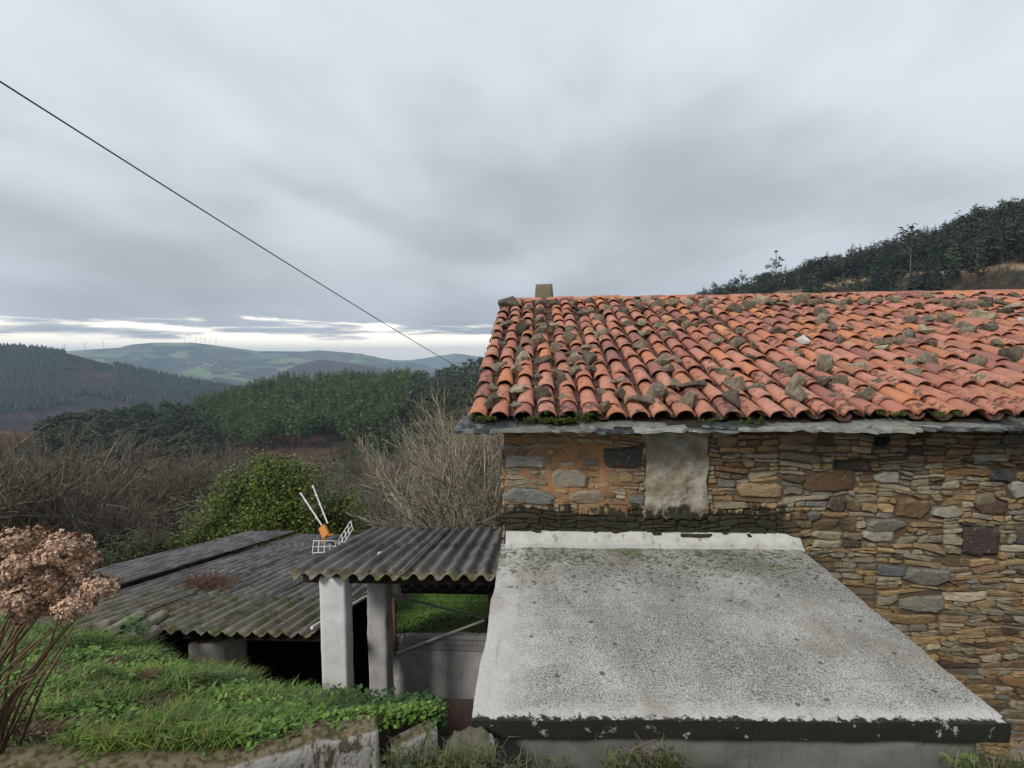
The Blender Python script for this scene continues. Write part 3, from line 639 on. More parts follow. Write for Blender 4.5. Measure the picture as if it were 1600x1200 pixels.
# wall core with gable
wm = MB().add([(XL, YW, -4.95), (XR, YW, -4.95), (XR, YB, -4.95), (XL, YB, -4.95), (XL, YW, -0.66), (XR, YW, -0.66), (XR, YB, -0.66), (XL, YB, -0.66), (XL, YR, 1.05), (XR, YR, 1.05)],
              [(0, 1, 5, 4), (2, 3, 7, 6), (3, 0, 4, 8, 7), (1, 2, 6, 9, 5), (4, 5, 9, 8), (6, 7, 8, 9), (0, 3, 2, 1)])
wall = part('wall', wm.mesh('wall', M['mortar']))
# rubble: irregular coursed splitting of the face
srng = random.Random(11); leaves = []
def split(x0, x1, z0, z1):
    w, h = x1-x0, z1-z0
    hm = srng.choice([0.035, 0.05, 0.065, 0.085, 0.12]); wm_ = srng.uniform(1.6, 4.8)*max(hm, 0.06)
    if h > hm*1.5 and (h > 0.16 or w/h < 3.4 or srng.random() < .5) and h > 0.075:
        f = srng.uniform(0.3, 0.7); split(x0, x1, z0, z0+h*f); split(x0, x1, z0+h*f, z1) if True else None; return
    if w > wm_*1.35 and w > 0.14:
        f = srng.uniform(0.3, 0.7); split(x0, x0+w*f, z0, z1); split(x0+w*f, x1, z0, z1); return
    leaves.append([x0, x1, z0, z1])
xx = XL
while xx < 6.6:                          # ragged vertical seams so that courses never run through
    w = srng.uniform(0.55, 1.1); split(xx, min(xx+w, 6.7), -4.4, -0.72); xx += w
BIG = [(970, 715, 62, 36, (0.075, 0.066, 0.058)), (1295, 750, 78, 34, (0.11, 0.070, 0.042)), (1332, 726, 50, 17, (0.05, 0.048, 0.042)), (1426, 795, 50, 32, (0.20, 0.125, 0.07)), (1549, 791, 48, 25, (0.11, 0.07, 0.052)),
       (1530, 845, 52, 45, (0.075, 0.055, 0.05)), (1446, 902, 66, 30, (0.19, 0.18, 0.15)), (888, 748, 60, 30, (0.27, 0.24, 0.19)), (822, 720, 66, 20, (0.30, 0.28, 0.25)), (826, 776, 82, 26, (0.21, 0.205, 0.195)), (918, 776, 58, 24, (0.30, 0.24, 0.17)),
       (1565, 742, 36, 20, (0.06, 0.06, 0.06)), (1392, 892, 42, 18, (0.13, 0.135, 0.13)), (1186, 766, 70, 22, (0.34, 0.25, 0.14)), (1372, 838, 50, 18, (0.40, 0.36, 0.29)), (1440, 944, 66, 28, (0.20, 0.19, 0.15)), (1378, 690, 20, 17, (0.02, 0.02, 0.02)), (1385, 822, 60, 22, (0.21, 0.20, 0.15)),  # near-black entry is a beam hole: its recess shade painted on a stone
       (1600, 835, 30, 30, (0.07, 0.08, 0.075)), (1480, 800, 46, 18, (0.32, 0.30, 0.24)), (1385, 745, 38, 17, (0.33, 0.31, 0.25)), (1540, 780, 30, 20, (0.22, .2, .16)), (1590, 765, 26, 26, (0.33, .31, .27)), (1548, 715, 50, 14, (0.30, .28, .22)), (800, 700, 28, 14, (0.22, .2, .18))]
RES = []
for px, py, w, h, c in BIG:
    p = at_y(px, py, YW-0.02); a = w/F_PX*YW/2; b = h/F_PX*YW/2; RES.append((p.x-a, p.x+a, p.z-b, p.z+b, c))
PL = (1.17, 1.84, -1.78, -0.80)          # blocked opening, plastered
def carve(lv, rc):
    out = []
    for x0, x1, z0, z1 in lv:
        if x1 <= rc[0] or x0 >= rc[1] or z1 <= rc[2] or z0 >= rc[3]: out.append([x0, x1, z0, z1]); continue
        opt = [(x0, min(x1, rc[0]), z0, z1), (max(x0, rc[1]), x1, z0, z1), (x0, x1, z0, min(z1, rc[2])), (x0, x1, max(z0, rc[3]), z1)]
        for q in opt[:2]:
            if q[1]-q[0] > 0.04: out.append(list(q))
        m0, m1 = max(x0, rc[0]), min(x1, rc[1])
        for q in opt[2:]:
            if q[3]-q[2] > 0.022 and m1-m0 > 0.05: out.append([m0, m1, q[2], q[3]])
    return out
for rc in [r_[:4] for r_ in RES]+[PL]: leaves = carve(leaves, rc)
PALS = [((0.28, 0.205, 0.115), 6), ((0.34, 0.235, 0.12), 4.5), ((0.23, 0.20, 0.145), 5), ((0.28, 0.245, 0.175), 5), ((0.38, 0.325, 0.225), 2.4), ((0.19, 0.13, 0.075), 2.6), ((0.10, 0.076, 0.055), 1.1), ((0.17, 0.165, 0.145), 0.8), ((0.25, 0.15, 0.075), 0.9)]
def pick():
    q = srng.random()*sum(w for c, w in PALS)
    for c, w in PALS:
        q -= w
        if q <= 0: break
    k = srng.uniform(0.75, 1.25); return np.array(c)*k
def warp(X, Z):
    return X+mnoise.noise((X*3.3, Z*4.4, 5.0))*0.05, Z+mnoise.noise((X*2.1, Z*2.9, 9.0))*0.05+mnoise.noise((X*7, Z*9, 2.0))*0.016
def stone_geo(x0, x1, z0, z1, big=False):
    w, h = x1-x0, z1-z0; g_ = min(0.006, h*0.10); x0 += g_; x1 -= g_; z0 += g_*.8; z1 -= g_*.8; w, h = x1-x0, z1-z0
    def cut(): return srng.choice([.05, .12, .25, .4, .6])*min(w*.7, h*1.6), srng.choice([.08, .16, .28, .45])*h
    c = [cut() for _ in range(4)]; m = lambda s: srng.uniform(-.07, .03)*h*s
    pts = [(x0+c[0][0], z0), (x0+w*srng.uniform(.35, .65), z0-m(1)), (x1-c[1][0], z0), (x1, z0+c[1][1]), (x1, z1-c[2][1]), (x1-c[2][0], z1), (x0+w*srng.uniform(.35, .65), z1+m(1)), (x0+c[3][0], z1), (x0, z1-c[3][1]), (x0, z0+c[0][1])]
    ra = srng.uniform(-.12, .12) if not big else srng.uniform(-.08, .08); pts = [(x+srng.uniform(-.06, .06)*h, z+srng.uniform(-.07, .07)*h) for x, z in pts]; xc, zc = (x0+x1)/2, (z0+z1)/2; pts = [(x-(z-zc)*ra, z+(x-xc)*ra) for x, z in pts]
    pts = [(warp(x, z) if not big else (x, z)) for x, z in pts]; n = len(pts); cx = sum(p[0] for p in pts)/n; cz = sum(p[1] for p in pts)/n
    d = srng.uniform(0.006, 0.055) if not big else srng.uniform(0.03, 0.06)
    if cx < 1.1 and not big: d = srng.uniform(0.012, 0.034)
    tx, tz = srng.uniform(-.10, .10), srng.uniform(-.22, .10); V = []
    for x, z in pts: V.append((x, YW+0.03, z))
    for x, z in pts: V.append((x, YW-d*0.62+(x-cx)*tx+(z-cz)*tz, z))
    for x, z in pts:
        s = srng.uniform(.74, .88); V.append((cx+(x-cx)*s, YW-d+(x-cx)*tx+(z-cz)*tz+srng.uniform(-.004, .004), cz+(z-cz)*s))
    V.append((cx, YW-d-srng.uniform(-.003, .008), cz)); F = []
    for i in range(n):
        j = (i+1) % n; F += [(i, j, n+j, n+i), (n+i, n+j, 2*n+j, 2*n+i), (2*n+i, 2*n+j, 3*n)]
    return V, F, (cx, cz), w*h
allst = []
for l in leaves:
    cx, cz = (l[0]+l[1])/2, (l[2]+l[3])/2
    if cx < 2.55 and cz < -2.05: continue
    if l[1]-l[0] < 0.035 or l[3]-l[2] < 0.018: continue
    V, F, c, a = stone_geo(*l); allst.append((a, V, F, pick()))
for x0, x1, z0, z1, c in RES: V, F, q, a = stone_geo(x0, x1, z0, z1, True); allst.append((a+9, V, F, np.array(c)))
allst.sort(key=lambda s: -s[0])
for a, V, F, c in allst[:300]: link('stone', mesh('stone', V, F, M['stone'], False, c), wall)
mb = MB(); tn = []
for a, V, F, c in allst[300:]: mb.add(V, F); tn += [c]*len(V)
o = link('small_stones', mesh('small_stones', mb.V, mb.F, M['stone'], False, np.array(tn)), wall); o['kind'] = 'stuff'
leaves_front = leaves; leaves = []; u = 0.0
while u < 9.1:
    w = srng.uniform(0.9, 1.4); split(u, min(u+w, 9.14), -4.8, 1.0); u += w
mb = MB(); tn = []
for l in leaves:
    cu, cz = (l[0]+l[1])/2, (l[2]+l[3])/2
    if l[3] > -0.72+min(cu, 9.14-cu)*0.37 or l[1]-l[0] < .05: continue
    V, F, q, a = stone_geo(l[0]+9, l[1]+9, l[2], l[3]); c = pick(); mb.add([(XL-(YW-y), YW+x-9, z) for x, y, z in V], [f[::-1] for f in F]); tn += [c]*len(V)
o = link('gable_stones', mesh('gable_stones', mb.V, mb.F, M['stone'], False, np.array(tn)), wall); o['kind'] = 'stuff'
# clay mortar smeared over the left end
nx, nz = 60, 36; V = []
for i in range(nx+1):
    for j in range(nz+1): V.append((XL+0.002+1.50*i/nx, 0, -1.62+0.90*j/nz))
V = np.array(V); V[:, 1] = YW-0.016+fbm(V*7, 3, 15)*0.016; I = np.arange(len(V)).reshape(nx+1, nz+1)
F = np.stack([I[:-1, :-1], I[1:, :-1], I[1:, 1:], I[:-1, 1:]], -1).reshape(-1, 4); link('clay_mortar', mesh('clay_mortar', V, F, M['mortar'], True), wall)
V, F = rough_box((PL[1]-PL[0], 0.12, PL[3]-PL[2]), 0.02, 0.030, 8.0, 0.03, 4); V += [(PL[0]+PL[1])/2, YW-0.005, PL[2]]; V[:, 0] += fbm(V*6, 2, 3)*0.02
o = part('plaster_panel', mesh('plaster_panel', V, F, M['plaster'], True)); o['label'] = 'blocked opening covered with pale lumpy plaster'

# roof deck, tiles
EL = -0.75
dm = MB().add([(EL+.03, 4.97, roof_z(4.97)-.03), (XR+.3, 4.97, roof_z(4.97)-.03), (XR+.3, YR, roof_z(YR)-.03), (EL+.03, YR, roof_z(YR)-.03), (EL+.03, YB+.3, -0.8), (XR+.3, YB+.3, -0.8),
               (EL+.03, 4.97, roof_z(4.97)-.07), (XR+.3, 4.97, roof_z(4.97)-.07), (EL+.03, YR, roof_z(YR)-.09), (XR+.3, YR, roof_z(YR)-.09), (EL+.03, YB+.3, -0.84), (XR+.3, YB+.3, -0.84)],
              [(0, 1, 2, 3), (3, 2, 5, 4), (6, 8, 9, 7), (8, 10, 11, 9), (0, 6, 7, 1), (4, 5, 11, 10), (0, 3, 8, 6), (3, 4, 10, 8), (1, 7, 9, 2), (2, 9, 11, 5)])
roof = part('roof', dm.mesh('roof', M['timber']))
def tile_geo(L_=0.50, w0=0.110, w1=0.086, h0=0.086, h1=0.068, th=0.014, n=9, seed=0):
    rg = random.Random(seed); V = []; F = []; rows = 3
    for sh in (0, th):
        for r_ in range(rows):
            u = r_/(rows-1)
            for k in range(n):
                a = math.pi*k/(n-1); w = (w0+(w1-w0)*u)-sh; h = (h0+(h1-h0)*u)-sh
                V.append((-math.cos(a)*w, u*L_+(rg.uniform(-.004, .004) if r_ == 0 else 0), math.sin(a)*h+rg.uniform(-.0015, .0015)))
    o_ = rows*n
    for r_ in range(rows-1):
        for k in range(n-1):
            a = r_*n+k; F += [(a, a+n, a+n+1, a+1), (o_+a, o_+a+1, o_+a+n+1, o_+a+n)]
    for k in range(n-1): F += [(k, k+1, o_+k+1, o_+k)]
    for r_ in range(rows-1): F += [(r_*n, o_+r_*n, o_+(r_+1)*n, (r_+1)*n), (r_*n+n-1, (r_+1)*n+n-1, o_+(r_+1)*n+n-1, o_+r_*n+n-1)]
    return V, F
tg = [tile_geo(0.50, 0.102+random.uniform(-.005, .005), 0.080, 0.088+random.uniform(-.008, .006), 0.068, seed=i) for i in range(6)]
tmesh = [mesh('roof_tile', V, F, M['tile'], True) for V, F in tg]
TIL = []; sp = 0.232; expo = 0.425; ncol = 50
crng = random.Random(5); xcol = []
x = EL+0.11
for c in range(ncol):
    xcol.append(x); x += sp+crng.uniform(-.012, .016)+(0.035 if c == 1 else 0)
    s0 = crng.uniform(-.02, .02); s = s0; k = 0; lean = crng.uniform(-.004, .004)
    while True:
        Y = 5.0+s*math.cos(SA)
        if Y > YR-.12: break
        L_ = (YR-Y)/math.cos(SA)
        e = expo*crng.uniform(0.82, 1.14)
        if k == 0: e *= crng.uniform(0.45, 1.0)
        px = 840+760*xcol[c]/Y
        TIL.append((Y, px, xcol[c]+crng.uniform(-.014, .014)+lean*k, roof_z(Y)+crng.uniform(0, .014), crng.uniform(-.055, .055), SA-0.066+crng.uniform(-.018, .018), crng.randrange(6), crng.random(), crng.uniform(-.10, .10), min(1.0, L_/0.50)))
        s += e; k += 1
def tile_mx(T): return Matrix.Translation((T[2], T[0], T[3]+0.036)) @ Matrix.Rotation(T[4], 4, 'Z') @ Matrix.Rotation(T[5], 4, 'X') @ Matrix.Rotation(T[8], 4, 'Y') @ Matrix.Diagonal((1, T[9], 1, 1))
inview = sorted([T for T in TIL if -80 < T[1] < 1625], key=lambda T: T[0]); own = inview[:300]; ids = set(id(T) for T in own)
for T in own: o = link('roof_tile', tmesh[T[6]], roof); o.matrix_local = tile_mx(T)
mb = MB(); tn = []
for T in TIL:
    if id(T) in ids: continue
    V, F = tg[T[6]]; m = tile_mx(T); mb.add([m @ Vector(v) for v in V], F); tn += [(T[7], 0, 0)]*len(V)
o = link('upper_roof_tiles', mesh('upper_roof_tiles', mb.V, mb.F, M['tile_f'], True, np.array(tn)), roof); o['kind'] = 'stuff'
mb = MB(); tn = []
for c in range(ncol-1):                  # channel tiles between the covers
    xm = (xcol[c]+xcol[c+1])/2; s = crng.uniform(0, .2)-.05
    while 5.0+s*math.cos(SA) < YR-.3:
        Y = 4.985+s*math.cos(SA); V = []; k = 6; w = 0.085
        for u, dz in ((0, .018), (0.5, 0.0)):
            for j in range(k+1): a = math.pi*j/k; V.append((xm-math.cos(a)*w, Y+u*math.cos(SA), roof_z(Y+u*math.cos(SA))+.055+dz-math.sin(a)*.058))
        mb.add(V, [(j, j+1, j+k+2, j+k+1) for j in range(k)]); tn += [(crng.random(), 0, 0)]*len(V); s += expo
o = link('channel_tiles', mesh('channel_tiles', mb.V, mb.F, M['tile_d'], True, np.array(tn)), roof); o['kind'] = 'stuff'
# ridge
V, F = tile_geo(0.50, 0.115, 0.10, 0.095, 0.085, 0.014, 9, 40); rme = mesh('ridge_tile', V, F, M['tile'], True); x = EL+.12; k = 0
while x < XR:
    o = link('ridge_tile', rme, roof); o.matrix_local = Matrix.Translation((x, YR+.02, roof_z(YR)+0.005+crng.uniform(0, .018))) @ Matrix.Rotation(-math.pi/2+crng.uniform(-.03, .03), 4, 'Z') @ Matrix.Rotation(crng.uniform(-.03, .05), 4, 'X'); x += 0.44+crng.uniform(-.02, .03); k += 1
mb = MB().box(((EL+XR)/2, YR, roof_z(YR)-.0), (XR-EL-.1, 0.22, 0.07)); link('ridge_bed', mb.mesh('ridge_bed', M['mortar']), roof)
# eave slates, two uneven layers
def slate_geo(w, d, th, rg):
    n = 7; front = [(-w/2+w*i/n, -d/2+rg.uniform(-.035, .035)+(0.03 if i in (0, n) else 0)) for i in range(n+1)]; out = front+[(w/2+rg.uniform(-.02, .02), d/2), (-w/2+rg.uniform(-.02, .02), d/2)]
    m = len(out); V = [(x, y, -th/2+rg.uniform(-.003, .003)) for x, y in out]+[(x*.985, y+(.008 if y < 0 else 0), th/2+rg.uniform(-.004, .004)) for x, y in out]
    return V, [tuple(range(m))[::-1], tuple(range(m, 2*m))]+[(i, (i+1) % m, m+(i+1) % m, m+i) for i in range(m)]
srg = random.Random(21)
for layer in (0, 1):
    x = EL-.09 if layer == 0 else EL-.02
    while x < XR:
        w = srg.uniform(0.28, 0.72); d = srg.uniform(0.50, 0.58); th = srg.uniform(.018, .032); V, F = slate_geo(w+.02, d, th, srg)
        if layer == 1 and srg.random() < .38: x += w*.7; continue
        o = link('slate', mesh('slate', V, F, M['slate']), roof)
        yy = (4.83 if layer == 0 else 4.885+srg.uniform(-.03, .03))+d/2+srg.uniform(-.028, .028)
        o.matrix_local = Matrix.Translation((x+w/2, yy, (-0.690 if layer == 0 else -0.662)+srg.uniform(-.010, .010))) @ Matrix.Rotation(0.16+srg.uniform(-.02, .02), 4, 'X') @ Matrix.Rotation(srg.uniform(-.03, .03), 4, 'Y') @ Matrix.Rotation(srg.uniform(-.07, .07), 4, 'Z')
        x += w-.01
for x in (-0.63, -0.50, 0.6, 1.95, 3.3, 4.6, 5.9): link('rafter_end', MB().box((x, 5.20, -0.745), (0.075, 0.36, 0.085)).mesh('rafter_end', M['timber']), roof)
# moss cushions on the eave
rng = np.random.default_rng(31); C = []
for px, py, n_ in ((872, 657, 60), (842, 655, 14), (905, 655, 22), (1165, 664, 14), (1175, 658, 10), (752, 654, 26), (1390, 646, 12), (1475, 648, 12), (1110, 658, 8), (910, 647, 10), (845, 644, 8)):
    p = at_y(px, py, 4.96)
    for _ in range(n_): C.append((p.x+rng.normal()*.07, p.y+rng.normal()*.03, p.z+.004+rng.normal()*.006))
V, F = leaf_cloud(np.array(C), 0.022, 22, rng); tn = shade(V, (0.03, 0.05, 0.008), (0.10, 0.14, 0.02), rng); o = link('moss', mesh('moss', V, F, M['leaf'], False, tn), roof); o['kind'] = 'stuff'
# chimney on the far side of the ridge
t = NT('mossy_block', 0.95); n_ = t.noise(t.pos(), 7.0, 5.0); t.color(t.mix(n_, (0.10, 0.09, 0.05), (0.26, 0.235, 0.16))); t.bump(n_, .4, .02); M['mossblock'] = t.m
V, F = rough_box((0.42, 0.42, 0.75), 0.08, 0.01, 6, 0.02, 8); V[:, :2] *= (1-0.16*(V[:, 2:3]/0.75)); V += [at_y(850, 460, 10.35).x, 10.35, 0.79]; o = part('chimney', mesh('chimney', V, F, M['mossblock'], True)); o['label'] = 'squat tapered mossy chimney stub on the ridge'

# ------------------------------------------------------------------ stones lying on the roof: each one a thing
def rock_mesh(seed, flat, n=13):
    rg = random.Random(seed); bm = bmesh.new()
    for _ in range(n):
        v = Vector((rg.gauss(0, 1), rg.gauss(0, 1), rg.gauss(0, 1))).normalized(); v = Vector((max(-.75, min(.75, v.x))*1.25, max(-.72, min(.72, v.y)), max(-.6, min(.6, v.z))*flat)); bm.verts.new(v*rg.uniform(.85, 1.1))
    r_ = bmesh.ops.convex_hull(bm, input=bm.verts); bmesh.ops.delete(bm, geom=[e for e in r_['geom_interior'] if isinstance(e, bmesh.types.BMVert)], context='VERTS')
    bmesh.ops.bevel(bm, geom=bm.edges[:], offset=0.02, segments=1, affect='EDGES', clamp_overlap=True); me = bpy.data.meshes.new('roof_stone'); bm.to_mesh(me); bm.free(); me.materials.append(M['rock']); return me
rocks = [rock_mesh(200+i, f) for i, f in enumerate((0.75, 0.9, 0.6, 0.45, 0.7, 0.85, 0.4, 0.65))]
A = [(270,170,28),(375,200,14),(365,265,15),(265,275,16),(440,215,14),(455,160,15),(345,310,20),(445,270,16),(450,320,20),(530,295,16),(610,310,15),(610,365,20),(435,385,20),(535,415,19),(340,430,17),(235,390,13),(355,480,21),(460,490,24),(625,450,17),(630,485,20),(735,415,19),(720,485,26),(640,545,20),(745,540,18),(220,520,21),(320,545,25),(440,585,17),(550,560,17),(570,605,19),(190,640,15),(310,655,23),(440,650,15),(460,690,28),(575,705,16),(170,725,21),(315,750,19),(795,335,20),(795,660,14),(815,755,19),(890,610,24),(910,680,24),(1020,720,36),(1115,680,28),(1165,540,20),(1135,490,18),(1225,485,16),(1225,625,26),(1335,625,27),(1280,730,29),(1530,715,27),(1490,560,24),(1540,635,24),(1450,385,19),(1355,275,16),(1010,410,18),(1040,330,15),(1020,280,17),(945,280,16),(1140,295,20),(1180,345,18),(775,250,14),(740,210,16),(660,190,14),(690,225,16),(740,155,16),(830,195,15),(915,205,14),(1005,195,16),(1050,150,18),(990,155,15),(640,160,13),(530,165,14),(1120,170,16),(1200,165,16),(1295,165,16),(1255,260,14),(1285,290,14),(1310,210,15),(1380,165,18),(1570,395,20),(1590,320,16),(1560,200,18),(1400,195,14),(1150,215,14)]
Bq = [(20,180,18),(100,160,22),(165,155,18),(320,155,26),(415,165,18),(500,155,18),(580,150,18),(690,165,22),(765,150,16),(838,145,18),(560,200,18),(450,215,20),(440,255,18),(510,300,18),(615,300,20),(195,320,20),(320,345,16),(345,380,18),(560,375,20),(280,430,14),(325,455,14),(35,470,16),(470,490,24),(230,540,26),(455,545,24),(300,625,26),(75,640,17),(275,695,27),(440,610,22),(545,605,24),(660,525,24),(775,615,18),(525,695,24),(670,690,24),(730,665,20),(790,395,24),(865,385,22),(785,415,18),(940,350,24),(1040,320,24),(945,265,20),(1050,255,20),(1000,190,20),(1160,265,28),(1250,310,28),(1380,305,22),(1350,245,30),(1075,390,22),(960,500,26),(1055,490,28),(960,560,22),(1330,500,24),(1440,400,24),(1510,465,28),(1365,595,26),(1580,260,14),(1480,215,24),(1390,180,24),(1260,180,22),(1180,180,20),(1475,165,24),(1380,140,20),(1230,130,18),(1560,125,20),(1060,130,18),(60,405,14),(560,165,14),(240,170,16),(880,150,16),(1120,150,18),(1320,165,20),(1530,180,22)]
RP = Vector((0, 5.0, roof_z(5.0)+0.075)); RN = Vector((0, -SL, 1)).normalized(); rrg = random.Random(9)
SH = ['blocky', 'angular', 'wedge shaped', 'flat', 'chunky', 'squarish', 'slab like', 'lumpy']
for i, (zx, zy, s) in enumerate([(720+a/3.636, 430+b/3.636, s) for a, b, s in A]+[(1160+a/3.636, 430+b/3.636, s) for a, b, s in Bq]):
    p = on_plane(zx, zy+2, RP, RN); k = rrg.randrange(8); size = s/F_PX*p.y*(0.66 if zx < 1300 else 0.54)
    white = (zx, zy) in ((1160+345/3.636, 430+380/3.636), (1160+1580/3.636, 430+260/3.636))
    o = link('roof_stone', rocks[k]); o.location = p+RN*(size*0.26+0.004); o.scale = (size*rrg.uniform(.9, 1.15), size*rrg.uniform(.8, 1.2), size*rrg.uniform(1.1, 1.6)); o.rotation_euler = (SA+rrg.uniform(-.45, .45), rrg.uniform(-.5, .5), rrg.uniform(-1.2, 1.2))
    band = 'just under the ridge' if zy < 482 else 'high on the tiles' if zy < 525 else 'halfway up the tiles' if zy < 580 else 'on the lower tiles' if zy < 618 else 'close above the eave'
    gi = 1+int(np.argmin([abs(p.x-q) for q in xcol])); od = 'th' if 10 <= gi % 100 <= 20 else {1: 'st', 2: 'nd', 3: 'rd'}.get(gi % 10, 'th')
    tag(o, ('white ' if white else 'grey ')+SH[k]+(' large' if s > 25 else '')+' stone '+band+' by the %d%s tile column from left' % (gi, od), 'stone', 'stones weighing down the roof tiles')
    if white: me = rocks[k].copy(); me.materials.clear(); me.materials.append(M['fillet']); o.data = me

# ------------------------------------------------------------------ concrete outbuilding in front of the house
OB = Vector((1.22, 4.15, -4.95)); outb = empty('concrete_outbuilding', OB); tag(outb, 'low outbuilding with broad flat lichen speckled concrete roof slab', 'outbuilding')
V, F = rough_box((3.22, 2.42, 0.125), 0.033, 0.0045, 6.0, 0.006, 6); V[:, 0] += fbm(np.stack([V[:, 1]*3, V[:, 0]*0, V[:, 2]*0], -1), 3, 8)*0.012*(np.abs(V[:, 0]) > 1.5); V[:, 1] += fbm(np.stack([V[:, 0]*4, 0*V[:, 0], 0*V[:, 0]], -1), 3, 9)*0.008*(V[:, 1] < -1.1)
m = np.array(Matrix.Rotation(0.066, 3, 'X')); V = V @ m.T+[1.185, 4.135, -2.270]; V[:, 2] += (V[:, 0]-1.2)*0.022*np.clip((5.35-V[:, 1])/2.4, 0.1, 1)
part('roof_slab', mesh('roof_slab', V, F, M['concrete'], False), OB, outb)
V, F = rough_box((2.98, 0.20, 2.575), 0.07, 0.006, 4.0, 0.02, 12); V += [1.21, 3.12, -4.95]; part('front_wall', mesh('front_wall', V, F, M['grey_render'], True), OB, outb)
for x in (-0.18, 2.6): V, F = rough_box((0.2, 2.1, 2.585), 0.12, 0.006, 4.0, 0.02, 13); V += [x, 4.28, -4.95]; part('side_wall', mesh('side_wall', V, F, M['grey_render'], True), OB, outb)
# whitewashed fillet where the slab meets the wall
n = 110; V = []; F = []
for i in range(n+1):
    x = XL+0.005+3.20*i/n; q = float(fbm(np.array([[x*5, 0, 0]]), 3, 19)[0]); top = -1.925+q*0.004-(0.05*max(0, (i/n-.95)/.05)); yo = 5.255+q*0.006
    for (y_, z_) in ((YW, top-.0), (YW-.03, top-.004), (YW-.075, top-.085), (yo-.012, top-.105), (yo-.018, -2.10), (YW, -2.12)): V.append((x, y_, z_+0.008*(x-1.2)*(z_ < -2)))
    if i:
        for k in range(5): a = (i-1)*6+k; F.append((a, a+1, a+7, a+6))
F += [(5, 4, 3, 2, 1, 0), tuple(n*6+k for k in range(6))]; part('whitewashed_fillet', mesh('whitewashed_fillet', V, F, M['fillet'], False), OB, outb)
# ------------------------------------------------------------------ materials of the yard
def sheet_mat(name, moss_y0, moss_y1, base=(0.045, 0.047, 0.052)):
    t = NT(name, 0.75, 0.3); p = t.pos(); x, y, z = t.xyz(p); n = t.noise(t.pos((1, 0.35, 1)), 5.0, 6.0, 0.65); f = t.noise(p, 34.0, 4.0, 0.65); h = t.noise(t.pos((1.6, 0.5, 1)), 9.0, 5.0, 0.6)
    c = t.mix(t.step(n, 0.35, 0.65), base, tuple(q*2.4 for q in base)); c = t.mix(t.math('MULTIPLY', t.step(f, 0.60, 0.70), 0.35), c, (0.20, 0.19, 0.17))
    m = t.math('ADD', h, t.math('SUBTRACT', 0.22, t.math('MULTIPLY', t.step(y, moss_y0, moss_y1), 0.34)))
    c = t.mix(t.math('MULTIPLY', t.step(m, 0.56, 0.70), 0.8), c, t.mix(t.step(f, 0.4, 0.6), (0.15, 0.13, 0.085), (0.24, 0.215, 0.15)))
    g = t.math('MULTIPLY', t.step(m, 0.60, 0.72), t.step(t.noise(p, 4.0, 4.0), 0.48, 0.58)); c = t.mix(t.math('MULTIPLY', g, 0.8), c, (0.085, 0.085, 0.02))
    t.color(c); t.bump(f, 0.35, 0.006); return t.m
M['sheet_up'] = sheet_mat('corrugated_sheet', 4.8, 5.9, (0.075, 0.073, 0.072)); M['sheet_low'] = sheet_mat('mossy_corrugated_sheet', 5.5, 9.5, (0.10, 0.098, 0.094))
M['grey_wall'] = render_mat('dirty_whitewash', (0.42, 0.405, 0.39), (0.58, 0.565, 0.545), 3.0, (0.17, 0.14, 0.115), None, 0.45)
M['stub'] = render_mat('cream_render', (0.46, 0.43, 0.38), (0.58, 0.55, 0.49), 4.0, (0.2, 0.15, 0.11), None, 0.4)
t = NT('brown_board', 0.85); n_ = t.noise(t.pos((3, 3, .6)), 4.0, 5.0); t.color(t.mix(n_, (0.06, 0.042, 0.034), (0.13, 0.095, 0.08))); M['board'] = t.m
t = NT('red_timber', 0.85); n_ = t.noise(t.pos((8, 8, .8)), 5.0, 5.0); t.color(t.mix(n_, (0.10, 0.055, 0.04), (0.24, 0.15, 0.11))); M['post'] = t.m
t = NT('dull_steel', 0.45); t.b.inputs['Metallic'].default_value = 0.5; t.color((0.35, 0.36, 0.37)); M['steel'] = t.m
t = NT('wire', 0.6); t.color((0.06, 0.06, 0.055)); M['wire'] = t.m
t = NT('white_paint', 0.5); t.color((0.75, 0.70, 0.69)); M['white_paint'] = t.m
t = NT('orange_plastic', 0.5); t.color((0.55, 0.20, 0.03)); M['orange'] = t.m
t = NT('blue_grey_steel', 0.5); t.color((0.06, 0.075, 0.10)); M['mast'] = t.m
t = NT('black_cable', 0.6); t.color((0.012, 0.013, 0.018)); M['cable'] = t.m
t = NT('soil', 0.95); n_ = t.noise(t.pos(), 9.0, 6.0, .65); t.color(t.mix(n_, (0.03, 0.022, 0.014), (0.085, 0.06, 0.04))); t.bump(n_, .6, .02); M['soil'] = t.m
t = NT('turf', 0.95); n_ = t.noise(t.pos(), 14.0, 6.0, .65); t.color(t.mix(n_, (0.022, 0.045, 0.008), (0.06, 0.10, 0.02))); M['turf'] = t.m
M['floor'] = render_mat('yard_concrete', (0.10, 0.09, 0.08), (0.17, 0.155, 0.14), 2.0)
def peel_mat():
    t = NT('peeling_whitewash', 0.92, 0.1); n = t.noise(t.pos((1.6, 1.6, 0.55)), 9.0, 6.0, 0.68); f = t.noise(t.pos(), 30.0, 4.0); nn = t.xyz(t.n('ShaderNodeNewGeometry').outputs['Normal'])
    c = t.mix(t.step(n, 0.42, 0.50), t.mix(f, (0.085, 0.07, 0.05), (0.20, 0.165, 0.12)), t.mix(f, (0.42, 0.40, 0.36), (0.58, 0.56, 0.52)))
    c = t.mix(t.step(nn[2], 0.35, 0.7), c, t.mix(t.step(f, .4, .6), (0.10, 0.085, 0.04), (0.21, 0.18, 0.115))); t.color(c); t.bump(t.math('ADD', n, f), 0.5, 0.02); return t.m
M['peel'] = peel_mat()

